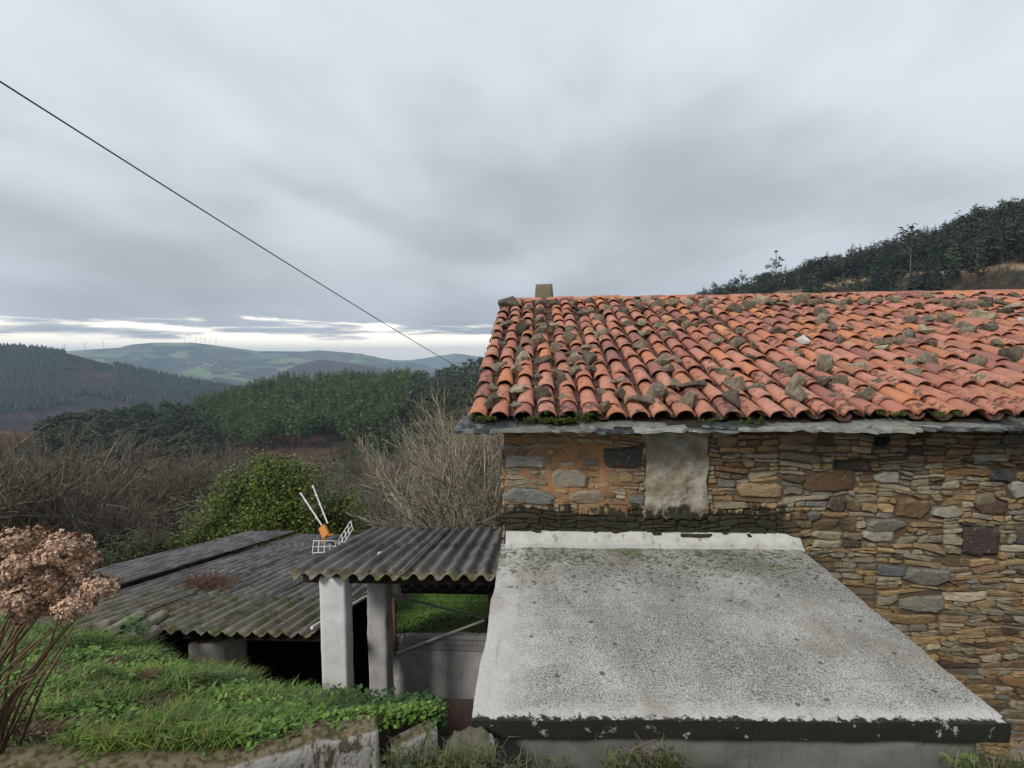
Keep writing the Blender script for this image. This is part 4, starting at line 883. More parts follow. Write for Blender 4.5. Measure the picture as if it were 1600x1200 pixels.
# ------------------------------------------------------------------ yard floor, path, verge
def slab_obj(name, x0, x1, y0, y1, z0, z1, mat, label):
    o = MB().box(((x0+x1)/2, (y0+y1)/2, (z0+z1)/2), (x1-x0, y1-y0, z1-z0)).build(name, mat); tag(o, label, 'ground', kind='structure'); return o
slab_obj('courtyard', -3.0, -0.3, 2.7, 6.35, -5.3, -4.95, M['floor'], 'shaded concrete yard floor below the bank')
slab_obj('path', -9, 9, -7, 1.72, -5.4, -1.66, M['floor'], 'concrete path at the top of the bank')

# ------------------------------------------------------------------ corrugated sheets
PIT = 0.177; AMP = 0.030
def sheet_mesh(name, waves, length, mat, seed, th=0.007, sub=10, chip=True):
    rg = random.Random(seed); nx = waves*sub; ny = 7; V = []; F = []
    for s in (0, 1):
        for j in range(ny+1):
            for i in range(nx+1):
                x = i/sub*PIT; z = AMP*math.cos(2*math.pi*i/sub)-s*th; y = length*j/ny
                if j == 0 and chip: y += 0.018*math.sin(i*0.63+seed)+0.010*math.sin(i*1.9+seed*2)
                V.append((x, y, z+0.006*math.sin(x*3+seed)*math.sin(y*2.2)))
    w = nx+1; o_ = w*(ny+1)
    for j in range(ny):
        for i in range(nx): a = j*w+i; F += [(a, a+1, a+w+1, a+w), (o_+a, o_+a+w, o_+a+w+1, o_+a+1)]
    for i in range(nx): F += [(i, o_+i, o_+i+1, i+1), (ny*w+i, ny*w+i+1, o_+ny*w+i+1, o_+ny*w+i)]
    for j in range(ny): a = j*w; F += [(a, a+w, o_+a+w, o_+a), (a+nx, o_+a+nx, o_+a+nx+w, a+nx+w)]
    return mesh(name, V, F, mat, True)
def smooth_fix(me): pass
PB = Vector((-1.4, 6.0, -4.95)); porch = empty('porch_shelter', PB); tag(porch, 'small porch with dark corrugated roof on two whitewashed pillars beside the house', 'porch')
sm = [sheet_mesh('corrugated_sheet', 7, 1.50, M['sheet_up'], 1), sheet_mesh('corrugated_sheet', 6, 1.50, M['sheet_up'], 2)]
UA = -math.atan(0.165)
for c in range(2):
    for r_ in range(2):
        o = part('corrugated_sheet', sm[c], PB, porch)
        o.matrix_basis = Matrix.Translation((-2.66+c*(7*PIT-.06)+.004*r_, 4.90+r_*1.30, -2.27-0.165*(1.30*r_)-(.009 if r_ else 0)+c*.008)) @ Matrix.Rotation(UA, 4, 'X')
lm = sheet_mesh('corrugated_sheet', 8, 0.75, M['sheet_up'], 5); o = part('lower_corrugated_sheet', lm, PB, porch); o.matrix_basis = Matrix.Translation((-1.88, 6.28, -3.06)) @ Matrix.Rotation(-0.12, 4, 'X')
part('beam', MB().box((-1.55, 5.16, -2.39), (2.1, 0.09, 0.11)).mesh('beam', M['timber']), PB, porch); part('beam', MB().box((-1.2, 6.42, -3.13), (1.35, 0.08, 0.10)).mesh('beam', M['timber']), PB, porch)
part('beam', MB().box((-1.5, 6.9, -2.70), (2.0, 0.09, 0.11)).mesh('beam', M['timber']), PB, porch)
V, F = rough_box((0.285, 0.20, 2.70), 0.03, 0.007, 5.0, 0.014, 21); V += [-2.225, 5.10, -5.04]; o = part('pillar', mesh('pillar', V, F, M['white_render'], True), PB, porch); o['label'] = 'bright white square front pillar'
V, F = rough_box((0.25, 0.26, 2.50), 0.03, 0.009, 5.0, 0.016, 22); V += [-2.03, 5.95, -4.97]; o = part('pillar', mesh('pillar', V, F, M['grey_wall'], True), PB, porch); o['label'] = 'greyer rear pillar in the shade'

# ------------------------------------------------------------------ long low shed
SB = Vector((-5.0, 8.5, -6.5)); shed = empty('low_shed', SB); tag(shed, 'long low shed with mossy corrugated sheet roof sloping away behind the grass bank', 'shed')
sm = [sheet_mesh('corrugated_sheet', 7, 1.52, M['sheet_low'], 10+i) for i in range(3)]; LA = -math.atan(0.21)
for c in range(4):
    for r_ in range(5):
        o = part('corrugated_sheet', sm[(c*2+r_) % 3], SB, shed); lift = 0.075 if c == 3 else 0
        o.matrix_basis = Matrix.Translation((-2.52-(c+1)*7*PIT+(-.02 if c == 3 else .0)+random.uniform(-.01, .01), 5.18+r_*1.385+random.uniform(-.02, .02), -3.085-0.21*1.385*r_-(.010 if r_ % 2 else 0)+lift+.006*c)) @ Matrix.Rotation(LA, 4, 'X') @ Matrix.Rotation(random.uniform(-.008, .008), 4, 'Z')
part('eave_beam', MB().box((-4.2, 5.42, -3.22), (3.6, 0.09, 0.10)).mesh('eave_beam', M['timber']), SB, shed)
for x in (-3.1, -4.6, -6.2): part('rafter', MB().box((x, 8.6, -3.86), (0.09, 6.6, 0.1), Matrix.Rotation(LA, 3, 'X')).mesh('rafter', M['timber']), SB, shed)
V, F = rough_box((0.42, 0.52, 3.1), 0.06, 0.012, 5.0, 0.025, 25); V += [at_y(318, 1008, 5.5).x, 5.78, at_y(318, 1008, 5.5).z-3.1]; part('corner_pier', mesh('corner_pier', V, F, M['stub'], True), SB, shed)
part('brick', MB().box((at_y(308, 1008, 5.5).x, 5.62, at_y(308, 1006, 5.5).z), (0.11, 0.14, 0.06)).mesh('brick', M['post']), SB, shed)
for c, d, dr in (((-7.38, 8.7, -5.45), (0.2, 6.6, 3.0), 1), ((-5.0, 11.85, -6.25), (4.7, 0.2, 2.9), 0), ((-2.66, 10.0, -5.7), (0.18, 3.6, 2.9), 1), ((-5.0, 8.3, -5.55), (4.6, 0.16, 3.2), 0)):  # last entry, in timber: dividing wall added to keep the interior dark
    V, F = rough_box(d, 0.25, 0.02, 2.0, 0.03, 26); V += [c[0], c[1], c[2]-d[2]/2]
    if dr: V[:, 2] -= 0.21*(V[:, 1]-c[1])*(V[:, 2] > c[2])
    V[:, 2] -= 0.05*(V[:, 2] > c[2]); part('shed_wall', mesh('shed_wall', V, F, M['timber'] if c[1] == 8.3 else M['grey_wall'], True), SB, shed)
a, b = at_y(487, 981, 5.22), Vector((-2.36, 7.0, -3.42)); part('edge_strip', MB().tube([a, (a+b)/2, b], 0.022, 5).mesh('edge_strip', M['white_paint']), SB, shed)
# broken half-round pieces sliding off the left of the eave
t = NT('mossy_fragment', 0.92); n_ = t.noise(t.pos(), 8.0, 6.0, .65); t.color(t.mix(t.step(n_, .35, .65), (0.10, 0.095, 0.065), (0.24, 0.225, 0.165))); t.bump(n_, .5, .012); M['frag'] = t.m
V0, F0 = tile_geo(1.0, 0.075, 0.068, 0.07, 0.062, 0.014, 9, 50); fm = mesh('half_round_tile', V0, F0, M['frag'], True)
for (x0, y0, x1, y1, ya, yb, lb) in ((192, 1008, 258, 960, 4.72, 5.16, 'mossy half round tile nearest the shed eave, lying over the grass edge'), (166, 994, 222, 962, 4.80, 5.22, 'middle of three mossy half round tiles sliding off the shed roof'), (143, 986, 190, 969, 4.95, 5.25, 'leftmost of three mossy half round tiles sliding off the shed roof'), (208, 1012, 246, 985, 4.70, 4.95, 'short broken half round tile at the grass edge by the shed')):
    p, q = at_y(x0, y0, ya), at_y(x1, y1, yb); d = q-p; L_ = d.length; zax = Vector((0.1, -.2, 1)); yax = d.normalized(); xax = yax.cross(zax).normalized(); zax = xax.cross(yax)
    o = link('half_round_tile', fm); mx = Matrix((xax, yax, zax)).transposed().to_4x4(); o.matrix_world = Matrix.Translation(p) @ mx @ Matrix.Diagonal((1.1, L_, 1.1, 1)); tag(o, lb, 'tile')
# dry bramble on the roof
def on_shed(px, py): n = Vector((0, 0.21, 1)).normalized(); return on_plane(px, py, Vector((0, 5.18, -3.06)), n)
rng = np.random.default_rng(51); S = []
for _ in range(420):
    f = rng.random(); p = on_shed(300+rng.normal()*16+f*55, 921-rng.random()*16); p = np.array(p)+[0, 0, .02]; d = rng.normal(size=3)*[1, 1, .5]; d /= np.linalg.norm(d); q = p+d*rng.uniform(.05, .28)+[0, 0, .05*rng.random()]; S.append((*p, *q, .005, .003))
p = np.array(on_shed(328, 915)); S += [(*p, *(p+[.02, 0, .28]), .006, .003), (*p, *(p+[-.04, 0.1, .22]), .006, .003)]
for _ in range(70): p = np.array(on_shed(rng.uniform(225, 330), rng.uniform(935, 965)))+[0, 0, .02]; d = rng.normal(size=3)*[1, .6, .3]; S.append((*p, *(p+d*.13), .004, .002))
V, F = tubes(S, 3); o = link('dry_bramble', mesh('dry_bramble', V, F, M['tone'], False, shade(V, (0.09, 0.045, 0.032), (0.19, 0.115, 0.08), rng, 6))); tag(o, 'heap of dry reddish bramble lying on the shed roof', 'bramble', kind='stuff')

# ------------------------------------------------------------------ retaining wall, wire mesh panel, boards
V, F = rough_box((2.0, 0.12, 1.20), 0.04, 0.010, 4.0, 0.03, 30); V[:, 2] += (V[:, 2] > .6)*(V[:, 0]*0.035); V += [-1.05, 6.45, -4.97]; rw = link('retaining_wall', mesh('retaining_wall', V, F, M['grey_wall'], True)); tag(rw, 'dirty whitewashed retaining wall below the wire mesh panel', 'wall')
fe = empty('wire_mesh_panel', (-1.2, 6.37, -3.78)); FB = Vector((-1.2, 6.37, -3.78)); tag(fe, 'wire mesh panel with two diagonal steel braces above the retaining wall', 'fence')
YF = 6.37
def P_(px, py, Y=YF): return at_y(px, py, Y)
a, b = P_(615, 936), P_(615, 1022); part('post', MB().box(((a.x), YF, (a.z+b.z)/2), (0.045, 0.05, abs(a.z-b.z))).mesh('post', M['post']), FB, fe)
a, b = P_(766, 925), P_(763, 975); part('post', MB().box((a.x, YF, (a.z+b.z)/2), (0.05, 0.05, abs(a.z-b.z))).mesh('post', M['post']), FB, fe)
part('brace', MB().tube([P_(630, 934, YF-.03), P_(758, 967, YF-.03)], 0.013, 6).mesh('brace', M['steel']), FB, fe)
part('brace', MB().tube([P_(619, 1021, YF-.03), P_(757, 969, YF-.03)], 0.016, 6).mesh('brace', M['white_paint']), FB, fe)
mb = MB(); a, b = P_(616, 928), P_(766, 1018); x = a.x
while x < b.x: mb.box((x, YF, (a.z+b.z)/2), (0.0026, 0.0026, a.z-b.z)); x += 0.026
z = b.z
while z < a.z: mb.box(((a.x+b.x)/2, YF+.003, z), (b.x-a.x, 0.0022, 0.0022)); z += 0.075
part('wire_mesh', mb.mesh('wire_mesh', M['wire']), FB, fe)
for (x0, x1, yt, yb, Y, lb) in ((691, 750, 1086, 1215, 6.20, 'tall brown board leaning on the retaining wall'), (667, 697, 1110, 1215, 6.27, 'shorter dark board behind the tall brown board')):
    a, b = at_y(x0, yt, Y), at_y(x1, yt, Y); h = a.z+4.95; o = link('board', MB().box((0, 0, h/2), (b.x-a.x, 0.025, h), None).mesh('board', M['board'])); o.location = ((a.x+b.x)/2, Y-.10, -4.95); o.rotation_euler = (-.06, 0, 0); tag(o, lb, 'board')

# ------------------------------------------------------------------ television aerial
AB = Vector((-2.72, 6.6, -3.25)); ant = empty('television_aerial', AB); tag(ant, 'tilted television aerial with orange box and white grid reflector above the shed roof', 'aerial')
c0 = at_y(507, 831, 6.55); j0 = at_y(528, 853, 6.6)
part('mast', MB().tube([AB, Vector((AB.x+.02, 6.6, j0.z-.05)), j0, at_y(514, 846, 6.56)], 0.016, 6).mesh('mast', M['mast']), AB, ant)
yax = (at_y(499, 812, 6.8)-at_y(515, 849, 6.5)).normalized(); xax = yax.cross(Vector((0, -1, .3))).normalized(); zax = xax.cross(yax); rm = Matrix((xax, yax, zax)).transposed()
part('dipole_box', MB().box(c0, (0.10, 0.19, 0.05), rm).mesh('dipole_box', M['orange']), AB, ant)
for s in (-1, 1): part('dipole_arm', MB().tube([c0+yax*-.09+xax*.02*s, c0+yax*-.14+xax*.10*s], 0.012, 5).mesh('dipole_arm', M['orange']), AB, ant)
for (p, q) in ((at_y(503, 821, 6.62), at_y(470, 771, 6.95)), (at_y(512, 818, 6.62), at_y(489, 760, 6.95))):
    mb = MB().tube([p, q], 0.010, 6); d = (q-p)
    bo = part('director_boom', mb.mesh('director_boom', M['white_paint']), AB, ant)
    for f in (0.25, 0.5, 0.74, 0.99): link('director', MB().box(p+d*f, (0.024, 0.03, 0.024), rm).mesh('director', M['white_paint']), bo)
def grid_panel(c, nu, nv):
    c = [Vector(q) for q in c]; mb = MB()
    def L_(u, v): return (c[0]*(1-u)+c[1]*u)*(1-v)+(c[3]*(1-u)+c[2]*u)*v
    for i in range(nu+1): mb.tube([L_(i/nu, 0), L_(i/nu, 1)], 0.006, 4)
    for j in range(nv+1): mb.tube([L_(0, j/nv), L_(1, j/nv)], 0.0075 if j in (0, nv) else .006, 4)
    return mb.mesh('reflector_panel', M['white_paint'])
part('reflector_panel', grid_panel([at_y(488, 864, 6.42), at_y(524, 862, 6.42), at_y(525, 845, 6.66), at_y(490, 845, 6.66)], 4, 2), AB, ant)
part('reflector_panel', grid_panel([at_y(531, 859, 6.42), at_y(551, 827, 6.42), at_y(548, 814, 6.66), at_y(529, 843, 6.66)], 4, 2), AB, ant)

# ------------------------------------------------------------------ overhead cable
p, q = at_y(-90, 70, 7.2), at_y(790, 616, 34); mb = MB(); pts = []
for i in range(41): f = i/40; w = p.lerp(q, f); w.z -= 0.35*4*f*(1-f)*0.5; pts.append(w)
o = MB().tube(pts, 0.015, 6).build('overhead_cable', M['cable']); tag(o, 'thin black overhead cable crossing the sky to behind the roof', 'cable')

# ------------------------------------------------------------------ grass bank
def poly(P, s): P = np.array(P); u = np.linspace(0, 1, len(P)); return np.stack([np.interp(s, u, P[:, k]) for k in range(3)], -1)
WALLP = [at_y(-420, 1172, 2.05), at_y(0, 1192, 2.22), at_y(330, 1198, 2.42), at_y(420, 1172, 2.55), at_y(500, 1150, 2.70), at_y(590, 1140, 2.84), at_y(682, 1128, 3.12)]
NEAR = [(-7.0, 1.9, -1.7)]+[tuple(WALLP[k]+Vector((-.02, .10, -.03))) for k in (0, 1, 2, 4, 6)]
FAR = [(-11.0, 5.3, -2.70), (-6.9, 5.12, -2.88), (-5.1, 5.0, -3.00), (-3.3, 4.75, -3.31), (-2.1, 4.42, -3.34), (-0.78, 3.36, -2.66)]
def bank_pt(s, t_):
    s = np.asarray(s, float); t_ = np.asarray(t_, float); A_ = poly(NEAR, s); B_ = poly(FAR, s); P = A_+(B_-A_)*t_[:, None]
    P[:, 2] += 0.03*np.sin(np.pi*np.clip(t_, 0, 1))*np.clip((0.95-s)*3, 0, 1)+(fbm(P*[1.6, 1.6, 0], 3, 81)*0.06+fbm(P*[6, 6, 0], 2, 83)*0.02)*np.clip(np.sin(np.pi*np.clip(t_, 0, 1))*2+.25, 0, 1)
    return P
ns, ntt = 110, 46; s_, t__ = np.meshgrid(np.linspace(0, 1, ns), np.linspace(0, 1, ntt), indexing='ij'); P = bank_pt(s_.ravel(), t__.ravel()).reshape(ns, ntt, 3)
sk = P[:, -1:, :].copy(); sk[:, :, 2] -= .5; sk[:, :, 1] += .08; sk2 = sk.copy(); sk2[:, :, 2] = -6.6; sk2[:, :, 1] += .1; fr = P[:, :1, :].copy(); fr[:, :, 2] = -4.9
P = np.concatenate([fr, P, sk, sk2], 1); a, b = P.shape[:2]; I = np.arange(a*b).reshape(a, b); F = np.stack([I[:-1, :-1], I[1:, :-1], I[1:, 1:], I[:-1, 1:]], -1).reshape(-1, 4)
bank = link('bank', mesh('bank', P.reshape(-1, 3), F, M['soil'], True)); tag(bank, 'earth bank overgrown with grass in front of the shed', 'bank', kind='structure')
BARE = [(182, 1040, 0.122), (262, 1098, 0.144), (228, 1122, 0.122), (110, 1100, 0.094), (58, 1150, 0.108), (120, 1140, 0.065), (300, 1085, 0.072), (20, 1120, 0.086), (400, 1070, 0.058), (150, 1075, 0.050), (305, 1040, 0.043), (360, 1110, 0.086), (90, 1060, 0.072), (220, 1060, 0.065), (420, 1120, 0.065), (30, 1060, 0.058), (185, 1150, 0.086)]
BP = []
bs, bt = np.meshgrid(np.linspace(0, 1, 160), np.linspace(0, 1, 60), indexing='ij'); bp = bank_pt(bs.ravel(), bt.ravel()); bpx = np.array([px_of(q) for q in bp])
for x, y, r_ in BARE: k = int(np.argmin((bpx[:, 0]-x)**2+(bpx[:, 1]-y)**2)); BP.append((*bp[k], r_))
BP = np.array(BP)
def bare(P): d = np.hypot(P[:, None, 0]-BP[None, :, 0], P[:, None, 1]-BP[None, :, 1])/BP[None, :, 3]; d = d+0.35*fbm(P*[9, 9, 0], 2, 85)[:, None]; return d.min(1)
def blades(P, L_, W, rng, lean=0.6, c0=(0.045, 0.10, 0.014), c1=(0.15, 0.25, 0.045)):
    n = len(P); a = rng.random(n)*6.283; d = np.stack([np.cos(a), np.sin(a), 0*a], -1); sd_ = np.stack([-np.sin(a), np.cos(a), 0*a], -1); k = lean*(0.3+rng.random(n))[:, None]
    up = np.array([[0, 0, 1.]]); m1 = P+(up*0.6+d*k*.35)*L_[:, None]; m2 = P+(up*(0.95-0.35*k)+d*k)*L_[:, None]; w = W[:, None]
    V = np.stack([P-sd_*w, P+sd_*w, m1+sd_*w*.8, m1-sd_*w*.8, m2], 1).reshape(-1, 3); o_ = (np.arange(n)*5)[:, None]; F = np.concatenate([o_+np.array([[0, 1, 2]]), o_+np.array([[0, 2, 3]]), o_+np.array([[3, 2, 4]])])
    return V, F, shade(V, c0, c1, rng, 5, .2)
rng = np.random.default_rng(91); n = 120000; s = 0.15+0.85*rng.random(n); t_ = rng.random(n); P = bank_pt(s, t_); d = bare(P); tuft = fbm(P*[3.2, 3.2, 0], 3, 87); wdt = np.interp(s, [0, .6, .8, .9, 1], [1, 1, .6, .22, .02]); keep = (rng.random(n) < wdt) & (d > 0.9+0.3*rng.random(n)) & (rng.random(n) < 0.45+0.9*tuft); P = P[keep]; tuft = tuft[keep]; sk_ = s[keep]
L_ = (0.04+0.075*rng.random(len(P)))*(1+1.3*np.clip(tuft, -.3, 1))*np.interp(sk_, [0, .8, .92], [1, 1, .45]); V, F, T = blades(P, L_, 0.0022+0.002*rng.random(len(P)), rng, .85); k = np.repeat(fbm(P*[2.1, 2.1, 0], 2, 89), 5)[:, None]; T = T*(1+0.6*k)+np.clip(k, 0, 1)*np.array([[0.06, 0.03, 0.0]]); st_ = np.repeat(rng.random(len(P)) < .07, 5); T[st_] = np.array([.30, .23, .12])
o = link('grass', mesh('grass', V, F, M['leaf'], False, T)); tag(o, 'tufted green grass growing over the bank', 'grass', kind='stuff')
def leaves_on(C, size, n, rng, spread, c0, c1):
    k = len(C); P = np.repeat(C, n, 0)+rng.normal(size=(k*n, 3))*spread; m = len(P); s = np.repeat(np.broadcast_to(size, (k,)), n)*(0.6+0.8*rng.random(m)); a = rng.random(m)*6.283; tl = rng.normal(size=m)*.5
    u = np.stack([np.cos(a)*np.cos(tl), np.sin(a)*np.cos(tl), np.sin(tl)], -1); w = np.stack([-np.sin(a), np.cos(a), rng.normal(size=m)*.35], -1)
    V = np.stack([P, P+u*s[:, None]*.5+w*s[:, None]*.38, P+u*s[:, None], P+u*s[:, None]*.5-w*s[:, None]*.38], 1).reshape(-1, 3); return V, np.arange(m*4).reshape(-1, 4), shade(V, c0, c1, rng, 4, .2)
n = 17000; s = 0.15+0.85*rng.random(n); t_ = rng.random(n); P = bank_pt(s, t_); keep = (bare(P) > 1.0) & (fbm(P*[2.4, 2.4, 0], 3, 93) > -0.25); P = P[keep]; V, F, T = leaves_on(P+[0, 0, .035], 0.034, 5, rng, [.03, .03, .022], (0.06, 0.14, 0.02), (0.19, 0.34, 0.055))
n = 130; s = 1-rng.random(n)**1.4*.25; t_ = 1-rng.random(n)**1.5*.8; C = bank_pt(s, t_); V2, F2, T2 = leaves_on(np.concatenate([C+[0, 0, h] for h in (.03, .07, .11)]), 0.045, 7, rng, [.045, .045, .03], (0.022, 0.065, 0.014), (0.07, 0.14, 0.03))
C = bank_pt(np.array([.47, .475, .48, .485, .49]), np.array([.97, .98, .97, .95, .99])); V3, F3, T3 = leaves_on(np.concatenate([C+[0, 0, h] for h in (.05, .12, .2, .28)]), 0.06, 9, rng, [.06, .05, .03], (0.025, 0.07, 0.014), (0.07, 0.15, 0.03))
VV, FF, TT = np.concatenate([V, V2, V3]), np.concatenate([F, F2+len(V), F3+len(V)+len(V2)]), np.concatenate([T, T2, T3])
o = link('leafy_weeds', mesh('leafy_weeds', VV, FF, M['leaf'], False, TT)); tag(o, 'broad leaved weeds and nettles among the bank grass', 'weeds', kind='stuff')
C = np.concatenate([bp_[None, :3]+rng.normal(size=(520, 3))*[bp_[3]*.5, bp_[3]*.42, .004] for bp_ in BP]); kk = np.argmin(((C[:, None, :2]-bp[None, ::7, :2])**2).sum(-1), 1); C[:, 2] = bp[::7][kk, 2]+.012
V, F, T = leaves_on(C, 0.024, 1, rng, [.01, .01, .006], (0.08, 0.05, 0.03), (0.27, 0.185, 0.12)); S = []
for c in C[::3]: d = rng.normal(size=3)*[1, 1, .15]; d /= np.linalg.norm(d); S.append((*c, *(c+d*rng.uniform(.04, .15)+[0, 0, .01]), .0025, .0015))
V2, F2 = tubes(S, 3); o = link('leaf_litter', mesh('leaf_litter', np.concatenate([V, V2]), np.concatenate([F, F2+len(V)]), M['tone'], False, np.concatenate([T, shade(V2, (.12, .08, .05), (.28, .20, .13), rng, 6)]))); tag(o, 'brown dead leaves and twigs in the bare patches of the bank', 'litter', kind='stuff')
p = at_y(434, 1158, 2.72); o = link('stone', rocks[4]); o.location = p+Vector((0, .02, .0)); o.scale = (.045, .04, .035); tag(o, 'small rounded tan stone on the edge of the whitewashed low wall', 'stone')

# low peeling wall holding the bank
def low_wall(pts, th, label, seed):
    pts = [Vector(p) for p in pts]; n = 70; V = []; F = []; prof = [(0, -1.2), (0, -.5), (0, -.25), (0, -.12), (0, -.05), (.025, -.012), (.07, 0), (th-.06, .005), (th-.02, -.02), (th, -.09), (th, -1.2)]; m = len(prof)
    for i in range(n+1):
        f = i/n*(len(pts)-1); k = min(int(f), len(pts)-2); p = pts[k].lerp(pts[k+1], f-k); d = (pts[k+1]-pts[k]).normalized(); nr = Vector((-d.y, d.x, 0)).normalized()
        for (a_, z_) in prof: V.append(tuple(p+nr*a_+Vector((0, 0, z_))))
        if i:
            for q in range(m-1): a_ = (i-1)*m+q; F.append((a_, a_+m, a_+m+1, a_+1))
    F += [tuple(range(m)), tuple(range(n*m, n*m+m))[::-1]]; V = np.array(V); V += fbm(V*[5, 5, 5], 3, seed)[:, None]*np.array([[.008, .016, .022]])*(1.0 if th > .15 else .35); o = link('low_wall', mesh('low_wall', V, F, M['peel'], True)); tag(o, label, 'wall')
low_wall(WALLP[:6], 0.18, 'low peeling whitewashed wall along the foot of the grass bank', 95)
low_wall([at_y(612, 1166, 2.90), at_y(648, 1148, 3.0), at_y(684, 1128, 3.12)], 0.10, 'short brown wall end sloping up beside the yard', 96)
# terrace grass behind the mesh
V = []; nx, ny = 14, 20
for i in range(nx+1):
    for j in range(ny+1): x = -2.38+1.98*i/nx; y = 6.50+3.6*j/ny; V.append((x, y, -3.77-0.28*(y-6.5)))
V = np.array(V); V[:, 2] += fbm(V*[2, 2, 0], 2, 97)*.05; I = np.arange(len(V)).reshape(nx+1, ny+1); F = np.stack([I[:-1, :-1], I[1:, :-1], I[1:, 1:], I[:-1, 1:]], -1).reshape(-1, 4); o = link('terrace', mesh('terrace', V, F, M['turf'], True)); tag(o, 'grass terrace behind the wire mesh', 'ground', kind='structure')
n = 26000; P = np.stack([rng.uniform(-2.35, -.42, n), rng.uniform(6.50, 10.05, n), np.zeros(n)], -1); P[:, 2] = -3.78-0.28*(P[:, 1]-6.5); P[:, 2] += fbm(P*[2, 2, 0], 2, 97)*.05
V, F, T = blades(P, .05+.06*rng.random(n), np.full(n, .004), rng, 1.0, (0.11, 0.25, 0.03), (0.24, 0.42, 0.07)); V2, F2, T2 = leaves_on(P[::9]+[0, 0, .03], .035, 3, rng, [.03, .03, .015], (0.03, 0.08, 0.012), (0.10, 0.20, 0.03)); F2 = np.concatenate([F2[:, [0, 1, 2]], F2[:, [0, 2, 3]]])
o = link('terrace_grass', mesh('terrace_grass', np.concatenate([V, V2]), np.concatenate([F, F2+len(V)]), M['leaf'], False, np.concatenate([T, T2]))); tag(o, 'bright green clover and grass seen through the wire mesh', 'grass', kind='stuff')
# verge at the foot of the picture
V, F = rough_box((6.4, 0.80, 2.2), 0.08, 0.025, 3.0, 0.10, 33); V += [2.75, 2.13, -4.34]; V[:, 2] -= 0.12*(V[:, 1]-1.9); vg = link('verge', mesh('verge', V, F, M['soil'], True)); tag(vg, 'narrow earth verge below the camera in front of the concrete wall', 'ground', kind='structure')
C = []
for (x0, x1, y_, n_, Y0) in ((610, 770, 1196, 120, 2.5), (770, 900, 1208, 22, 2.45), (945, 1065, 1198, 70, 2.45), (1490, 1600, 1200, 25, 2.5)):
    for _ in range(n_): q = at_y(rng.uniform(x0, x1), y_+rng.normal()*5, Y0+rng.normal()*.06); C.append(tuple(q))
C = np.array(C); V, F, T = leaves_on(C, .03, 5, rng, [.03, .03, .022], (0.035, 0.06, 0.014), (0.13, 0.16, 0.04)); P = np.repeat(C, 3, 0)+rng.normal(size=(len(C)*3, 3))*[.03, .03, .005]; V2, F2, T2 = blades(P, .05+.07*rng.random(len(P)), np.full(len(P), .0022), rng, 1.0, (0.07, 0.09, 0.02), (0.22, 0.22, 0.08)); S = []
for c in C[::4]: d = rng.normal(size=3)*[1, .5, .45]; S.append((*c, *(c+d*.09), .003, .0016))
for _ in range(70): q = at_y(rng.uniform(975, 1045), rng.uniform(1172, 1192), 2.45); q = np.array(q); d = rng.normal(size=3)*[1, .5, .3]; S.append((*q, *(q+d*.10), .0028, .0016))
V3, F3 = tubes(S, 3); q3 = lambda F_: np.concatenate([F_[:, [0, 1, 2]], F_[:, [0, 2, 3]]]); o = link('verge_weeds', mesh('verge_weeds', np.concatenate([V, V2, V3]), np.concatenate([q3(F), F2+len(V), q3(F3)+len(V)+len(V2)]), M['leaf'], False, np.concatenate([T, T2, shade(V3, (.14, .09, .055), (.32, .23, .15), rng, 6)]))); tag(o, 'tangle of ivy, grass and dry stems along the bottom edge', 'weeds', kind='stuff')
# climbing weed stalk by the wall end, stones
S = [at_y(655, 1200, 2.75), at_y(662, 1165, 2.75), at_y(668, 1145, 2.75), at_y(680, 1132, 2.75)]; st = empty('weed_stalk', S[0]); tag(st, 'single green weed stalk with drooping leaves beside the short wall', 'weed'); part('stem', MB().tube(S, .004, 5).mesh('stem', M['turf']), S[0], st)
V, F, T = leaves_on(np.array([tuple(q) for q in S[1:]]), .04, 3, rng, [.008, .008, .012], (0.07, 0.15, 0.03), (0.13, 0.22, 0.06)); part('leaves', mesh('leaves', V, F, M['leaf'], False, T), S[0], st)
t = NT('lichen_rock', 0.92); p3 = t.pos(); n_ = t.noise(p3, 12.0, 6.0, .7); x_, y_, z_ = t.xyz(p3); g_ = t.math('ADD', x_, t.math('MULTIPLY', n_, .2)); t.color(t.mix(t.math('MULTIPLY', t.step(g_, -.22, -.14), t.step(n_, .42, .55)), t.mix(n_, (.05, .05, .03), (.2, .19, .13)), (.62, .61, .57))); t.bump(n_, .7, .03); M['lichen'] = t.m
V, F = rough_box((0.27, 0.20, 0.075), 0.012, 0.022, 16.0, 0.03, 36); V += np.array(at_y(737, 1176, 2.78)); o = link('coping_stone', mesh('coping_stone', V, F, M['lichen'], True)); tag(o, 'lichen crusted coping stone under the left corner of the slab', 'stone')
p = at_y(1597, 1176, 2.62); o = link('stone', rocks[1]); o.location = p; o.scale = (.06, .06, .08); tag(o, 'pale stone in the bottom right corner by the house wall', 'stone')
C = np.array([tuple(at_y(x, y, 2.55)) for x, y in ((1505, 1196), (1520, 1190), (1512, 1202), (1530, 1198))]); V, F, T = leaves_on(C, .06, 7, rng, [.02, .02, .015], (0.12, 0.19, 0.04), (0.24, 0.34, 0.09)); o = link('leafy_plant', mesh('leafy_plant', V, F, M['leaf'], False, T)); tag(o, 'bright yellow green leafy plant below the right corner of the slab', 'plant')

